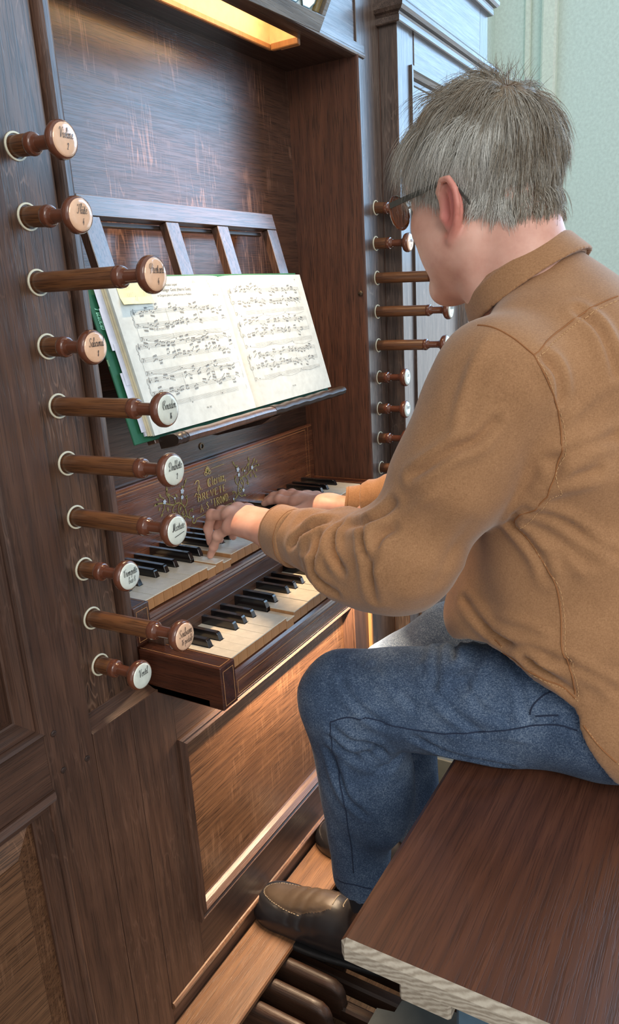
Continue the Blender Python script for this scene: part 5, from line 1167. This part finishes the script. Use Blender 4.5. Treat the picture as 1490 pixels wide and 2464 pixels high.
# --- shoes
M_shoe = plain('black_leather', srgb(30, 29, 32), .34, Coat_Weight=.3, Coat_Roughness=.2); M_vamp = plain('worn_brown_leather', srgb(74, 62, 52), .32, Coat_Weight=.3); M_sole = plain('rubber_sole', srgb(16, 15, 16), .6)
def shoe(cx, zs, pitch, label=None, dy=0):
    # local: x across, y forward (heel 0 .. toe .30), z up from the sole
    g = G((-.07, -.02, -.005), (.07, .325, .15), .0030)
    up_ = smin(ell(g, (0, .225, .030), (.048, .088, .036)), ell(g, (0, .070, .035), (.038, .075, .045)), .05)
    up_ = smin(up_, ell(g, (0, .135, .045), (.040, .085, .046)), .04); up_ = smin(up_, cone(g, (0, .062, .05), (0, .050, .110), .040, .040), .03)
    up_ = smin(up_, ell(g, (0, .258, .026), (.041, .046, .030)), .02)
    up_ = smax(up_, .010-g.z+0*g.x+0*g.y, .004)
    crease = .0022*ridge((g.y-.15)*115+.8*np.sin(g.x*40))*np.exp(-((g.y-.195)/.035)**2)*(g.z > .045)
    # apron groove
    ap = np.abs(np.sqrt((g.x/.032)**2+((g.y-.20)/.088)**2)-1)*.03
    up_ = up_+crease+.0022*np.exp(-(ap/.0022)**2)*(g.z > .03)*(g.y > .14)
    up_ = smax(up_, -cone(g, (0, .055, .10), (0, .045, .16), .033, .033), .003)
    V, F = nets(up_, g)
    o2 = np.array((cx, -.335+dy, zs)); c_, s_ = math.cos(pitch), math.sin(pitch)
    def tr(V): V = np.array(V, float)*np.array((1.08, 1.05, 1.12)); return np.stack([V[:, 0], V[:, 1]*c_-V[:, 2]*s_, V[:, 1]*s_+V[:, 2]*c_], 1)+o2
    s_o = npmesh('shoe', tr(V), F, [M_shoe, M_vamp], person, po)
    cen = V[F].mean(1); k = np.sqrt((cen[:, 0]/.032)**2+((cen[:, 1]-.20)/.088)**2) < 1
    s_o.data.polygons.foreach_set('material_index', (k & (cen[:, 2] > .035) & (cen[:, 1] > .13)).astype(np.int32))
    so = smin(ell(g, (0, .215, .004), (.052, .105, .5)), ell(g, (0, .08, .004), (.040, .095, .5)), .06); so = smax(so, np.abs(g.z-.007)-.0055+0*g.x+0*g.y, .002)
    V, F = nets(so, g); q = npmesh('sole', tr(V), F, M_sole, s_o, (0,0,0)); q.location = -Vector(po)
    b = MB()
    ring_ = [(math.cos(a)*.0325, .20+math.sin(a)*.089) for a in np.linspace(-.15, math.pi+.15, 46)]
    gb = BVHTree.FromPolygons([tuple(v) for v in tr(nets(up_, g)[0])], [tuple(f) for f in nets(up_, g)[1]])
    for i in range(0, len(ring_)-1):
        a, e = [gb.find_nearest(Vector(tr([(p[0], p[1], .06)])[0]))[0] for p in (ring_[i], ((ring_[i][0]*.4+ring_[i+1][0]*.6), ring_[i][1]*.4+ring_[i+1][1]*.6))]
        b.tube([a, e], .0011, 4)
    for yy in (.118, .130): 
        pts = [gb.find_nearest(Vector(tr([(x, yy, .12)])[0]))[0] for x in np.linspace(-.02, .02, 7)]; b.tube(pts, .0014, 5)
    q = b.build('stitching', plain('shoe_thread', srgb(120, 108, 92), .7), None); q['kind'] = 'stuff'; q.parent = s_o; q.location = -Vector(po)
shoe(.990, -1.2145, -.008); shoe(1.215, -1.2145, -.008, dy=-.02)
M_sock = plain('dark_sock', srgb(24, 26, 34), .9)
b = MB(); b.tube([(.984, -.262, -1.02), (.988, -.275, -1.09), (.990, -.280, -1.13)], [.036, .037, .036], 16); b.build('sock', M_sock, person, smooth=True)
b = MB(); b.tube([(1.215, -.275, -1.08), (1.215, -.29, -1.13)], [.036, .036], 16); b.build('sock', M_sock, person, smooth=True)

# --- spectacles
M_tort = plain('tortoiseshell', srgb(112, 62, 34), .22, Coat_Weight=.5); M_arm = plain('grey_temple', srgb(72, 74, 70), .5)
gl = NT('lens_glass'); gl.setp(Roughness=.0, IOR=1.15, Transmission_Weight=1.0); gl.b.inputs['Base Color'].default_value = (.98, .99, 1, 1); M_lens = gl.mat
spec = bpy.data.objects.new('spectacles', None); spec.empty_display_size = .05; link(spec); spec.parent = person; spec.location = (0, 0, 0)
def loop3(c, rx, rz, tilt, n=28): return [HW((c[0]+rx*math.cos(a), c[1]-abs(c[0]+rx*math.cos(a))**2*3.0+math.sin(a)*rz*tilt, c[2]+rz*math.sin(a))) for a in np.linspace(0, 2*math.pi, n+1)]
for s in (-1, 1):
    lp = loop3((s*.036, .118, .018), .0255, .0215, .10); b = MB(); b.tube(lp, .0021, 8); o = b.build('rim', M_tort, None, smooth=True); o.parent = spec; o.location = -Vector(po)
    b = MB(); c_ = np.mean(lp[:-1], axis=0); b.add([c_]+lp[:-1], [(0, k+1, (k+1) % (len(lp)-1)+1) for k in range(len(lp)-1)]); o = b.build('lens', M_lens, None); o.parent = spec; o.location = -Vector(po)
    b = MB(); T0 = np.array((s*.064, .104, .026)); T1 = np.array((s*.079, .012, .034)); T2 = np.array((s*.080, -.012, .028)); T3 = np.array((s*.080, -.030, .004)); path = []
    for p, hh in ((T0, .0036), (T0*.7+T1*.3, .0034), (T0*.35+T1*.65, .0030), (T1, .0024), (T2, .0022), ((T2+T3)/2, .0022), (T3, .0026)):
        path.append([HW(p+np.array((q[0]*.0011, 0, q[1]*hh))) for q in ((-1,-1), (1,-1), (1,1), (-1,1))])
    b.sweep(None, path, closed=True); o = b.build('temple_arm', M_arm if True else M_tort, None); o.parent = spec; o.location = -Vector(po)
b = MB(); b.tube([HW((-.012, .117, .024)), HW((0, .119, .027)), HW((.012, .117, .024))], .0018, 8); o = b.build('bridge', M_tort, None, smooth=True); o.parent = spec; o.location = -Vector(po)

# --- hair: a close cap plus combed strands
hc = np.array((0, -.009, .054)); hr = np.array((.0755, .0880, .0875))
WH = np.array((-.010, -.050, .130))                      # crown whorl
t = NT('hair'); at = t.new('ShaderNodeAttribute', attribute_name='tone')
t.l(t.ramp(at.outputs['Fac'], [(0, srgb(88, 72, 56)), (.35, srgb(134, 118, 98)), (.65, srgb(174, 168, 156)), (1, srgb(224, 224, 218))]), t.b.inputs['Base Color'])
t.setp(Roughness=.45, Specular_IOR_Level=.4); M_hair = t.mat
def scalp_ok(p):
    x, y, z = p
    zl = np.interp(y, [-.13, -.085, -.05, -.028, -.012, .005, .020, .034, .050, .066, .085], [-.024, -.020, -.016, -.002, .046, .048, .004, .018, .046, .062, .072])
    return z > zl
def hair_tone(P_):
    top = np.clip((P_[:, 2]-.095)/.03, 0, 1); back = np.clip((-P_[:, 1]-.055)/.03, 0, 1)
    return .94-.46*top-.40*back*(1-.4*top)
# cap
g = G((-.095, -.135, -.075), (.095, .095, .155), .0035)
d = ell(g, hc, hr+.0045)
zl = np.interp(g.y.ravel(), [-.13, -.085, -.05, -.028, -.012, .005, .020, .034, .050, .066, .085], [-.026, -.022, -.018, -.002, .050, .052, .010, .022, .050, .066, .078]).astype(f32).reshape(g.y.shape)
d = smin(d, ell(g, (0, .030, .112), (.055, .050, .030)), .03); d = smax(d, (zl-g.z)*.8+0*g.x, .004); d = smax(d, -ell(g, WH, (.014, .013, .025)), .004)
V, F = nets(d+.0012*wob(g, 260), g)
cap_ = npmesh('hair', HO+V@HM.T, F, M_hair, person, po, attr=np.clip(hair_tone(V)-.28+rng.normal(0, .06, len(V)), 0, 1))
NS = 20000; pts = []
D_ = rng.normal(size=(NS*3, 3)); D_ /= np.linalg.norm(D_, axis=1)[:, None]; R0_ = hc+D_*hr
keep = np.array([scalp_ok(p) for p in R0_]); R0_ = R0_[keep][:NS]; D_ = D_[keep][:NS]
nv_ = headV[(headV[:, 1] < -.018) & (headV[:, 2] < .012) & (np.abs(headV[:, 0]) < .075)]; nv_ = nv_[[scalp_ok(p) for p in nv_]]
nv_ = nv_[rng.integers(0, len(nv_), 3200)]+rng.normal(0, .0016, (3200, 3)); dn_ = np.stack([nv_[:, 0]/.07, (nv_[:, 1]+.02)/.07, 0*nv_[:, 0]], 1)*hr; n_top = len(R0_)
R0_ = np.concatenate([R0_, nv_]); D_ = np.concatenate([D_, dn_]); n = len(R0_)
bald = np.linalg.norm((R0_-WH)*np.array((1, 1, .6)), axis=1); kp = (bald > .013) | (rng.random(n) < .35); R0_ = R0_[kp]; D_ = D_[kp]; n = len(R0_)
SEG = 7
away = R0_-WH; 
nrm = D_/hr; nrm /= np.linalg.norm(nrm, axis=1)[:, None]
flow = away-nrm*np.sum(away*nrm, 1)[:, None]; flow /= (np.linalg.norm(flow, axis=1)[:, None]+1e-6)
grav = np.tile(np.array((0, .10, -1.0)), (n, 1)); 
topness = np.clip((R0_[:, 2]-.06)/.06, 0, 1); front = np.clip((R0_[:, 1]-.0)/.06, 0, 1)
Ln = .030+.028*topness+.030*front*np.clip((R0_[:, 2]-.05)/.04, 0, 1)+rng.random(n)*.016
Ln = np.where((R0_[:, 2] < .01) & (R0_[:, 1] < -.018), .016+.012*rng.random(n), Ln); Ln = np.where((R0_[:, 1] > .0) & (R0_[:, 2] < .03), .020, Ln); Ln *= (1+.22*rng.normal(0, 1, 420)[rng.integers(0, 420, n)]*.5)
ncl = 420; cl = R0_[rng.integers(0, n, ncl)]; own = np.argmin(((R0_[:, None, :]-cl[None, :, :])**2).sum(2), 1)
cdir = rng.normal(0, 1, (ncl, 3)); P_ = R0_.copy(); path = [P_.copy()]
dirv = flow*.9+nrm*(.26+.12*rng.random(n)+.30*topness*np.clip((R0_[:, 1]+.06)/.06, 0, 1))[:, None]+np.array((0, .48, 0))*(front)[:, None]+cdir[own]*.24+rng.normal(0, .10, (n, 3)); dirv /= np.linalg.norm(dirv, axis=1)[:, None]
for k in range(SEG):
    st = (Ln/SEG)[:, None]
    P_ = P_+dirv*st
    q = (P_-hc)/(hr+.003+.004*min(k, 3)/3); rad = np.linalg.norm(q, axis=1)
    out = rad < 1; P_ = np.where(out[:, None], hc+q/rad[:, None]*(hr+.003+.004*min(k, 3)/3), P_)
    nn = (P_-hc)/hr**2; nn /= np.linalg.norm(nn, axis=1)[:, None]
    dirv = dirv+grav*.17+nn*(-.11)*(1-.3*front)[:, None]+(cl[own]+cdir[own]*.010-P_)*.9*0+cdir[own]*(.035*(k > 2))+rng.normal(0, .05, (n, 3))
    away = P_-WH; fl = away-nn*np.sum(away*nn, 1)[:, None]; fl /= (np.linalg.norm(fl, axis=1)[:, None]+1e-6)
    dirv = dirv+fl*.10; dirv /= np.linalg.norm(dirv, axis=1)[:, None]; path.append(P_.copy())
# a few flyaway hairs on top
path = np.stack(path, 1)
tone = np.clip(hair_tone(R0_)+rng.normal(0, .13, n)+.10*rng.normal(0, 1, ncl)[own], 0, 1)
fl_n = 160; fi = rng.choice(np.where((R0_[:, 2] > .118))[0], fl_n)
fp = []
for i in fi:
    p = R0_[i].copy(); dv = nrm[i]*.8+np.array((rng.normal(0, .3), rng.normal(.1, .5), .2)); row = [p.copy()]
    bend = np.array((rng.normal(0, .4), rng.normal(-.1, .7), -.15))
    for k in range(SEG): p = p+dv/np.linalg.norm(dv)*.0052; dv = dv+bend*.16; row.append(p.copy())
    fp.append(row)
path = np.concatenate([path, np.array(fp)]); tone = np.concatenate([tone, np.full(fl_n, .35)]); n = len(path)
W_ = HO+path@HM.T
tan = np.gradient(W_, axis=1); tan /= (np.linalg.norm(tan, axis=2)[..., None]+1e-9)
ref = np.cross(tan, rng.normal(size=(n, 1, 3))); ref /= (np.linalg.norm(ref, axis=2)[..., None]+1e-9); ref2 = np.cross(tan, ref)
rad = (.00031*np.interp(np.arange(SEG+1), [0, SEG*.6, SEG], [1, .8, .12]))[None, :, None]
ringv = np.stack([W_+(ref*math.cos(a)+ref2*math.sin(a))*rad for a in (0, 2.094, 4.189)], 2)   # n, SEG+1, 3, 3
Vh = ringv.reshape(-1, 3); base = (np.arange(n)*(SEG+1)*3)[:, None, None]
k_, j_ = np.meshgrid(np.arange(SEG), np.arange(3), indexing='ij'); a0 = k_*3+j_; a1 = k_*3+(j_+1) % 3
Fh = (np.stack([a0, a1, a1+3, a0+3], -1)[None]+base[..., None]).reshape(-1, 4)
hs = npmesh('hair_strands', Vh, Fh, M_hair, cap_, (0,0,0), attr=np.repeat(tone, (SEG+1)*3)); hs.location = -Vector(po); hs['kind'] = 'stuff'
# eyebrow and lashes of the near side
ebr = []
for i in range(220):
    s = -1 if i % 2 else 1; a = rng.random(); p = np.array((s*(.016+.036*a), .091-.016*a**2, .047+.004*math.sin(a*3)+rng.normal(0, .0016))); d_ = np.array((s*.5, .8, .25))+rng.normal(0, .25, 3)
    ebr.append([p+d_*.0016*k for k in range(4)])
b = MB()
for r_ in ebr: b.tube([HW(p) for p in r_], [.0004, .00035, .0003, .0001], 3)
o = b.build('eyebrows', plain('brow_hair', srgb(92, 74, 60), .6), None); o.parent = person; o.location = -Vector(po); o['kind'] = 'stuff'
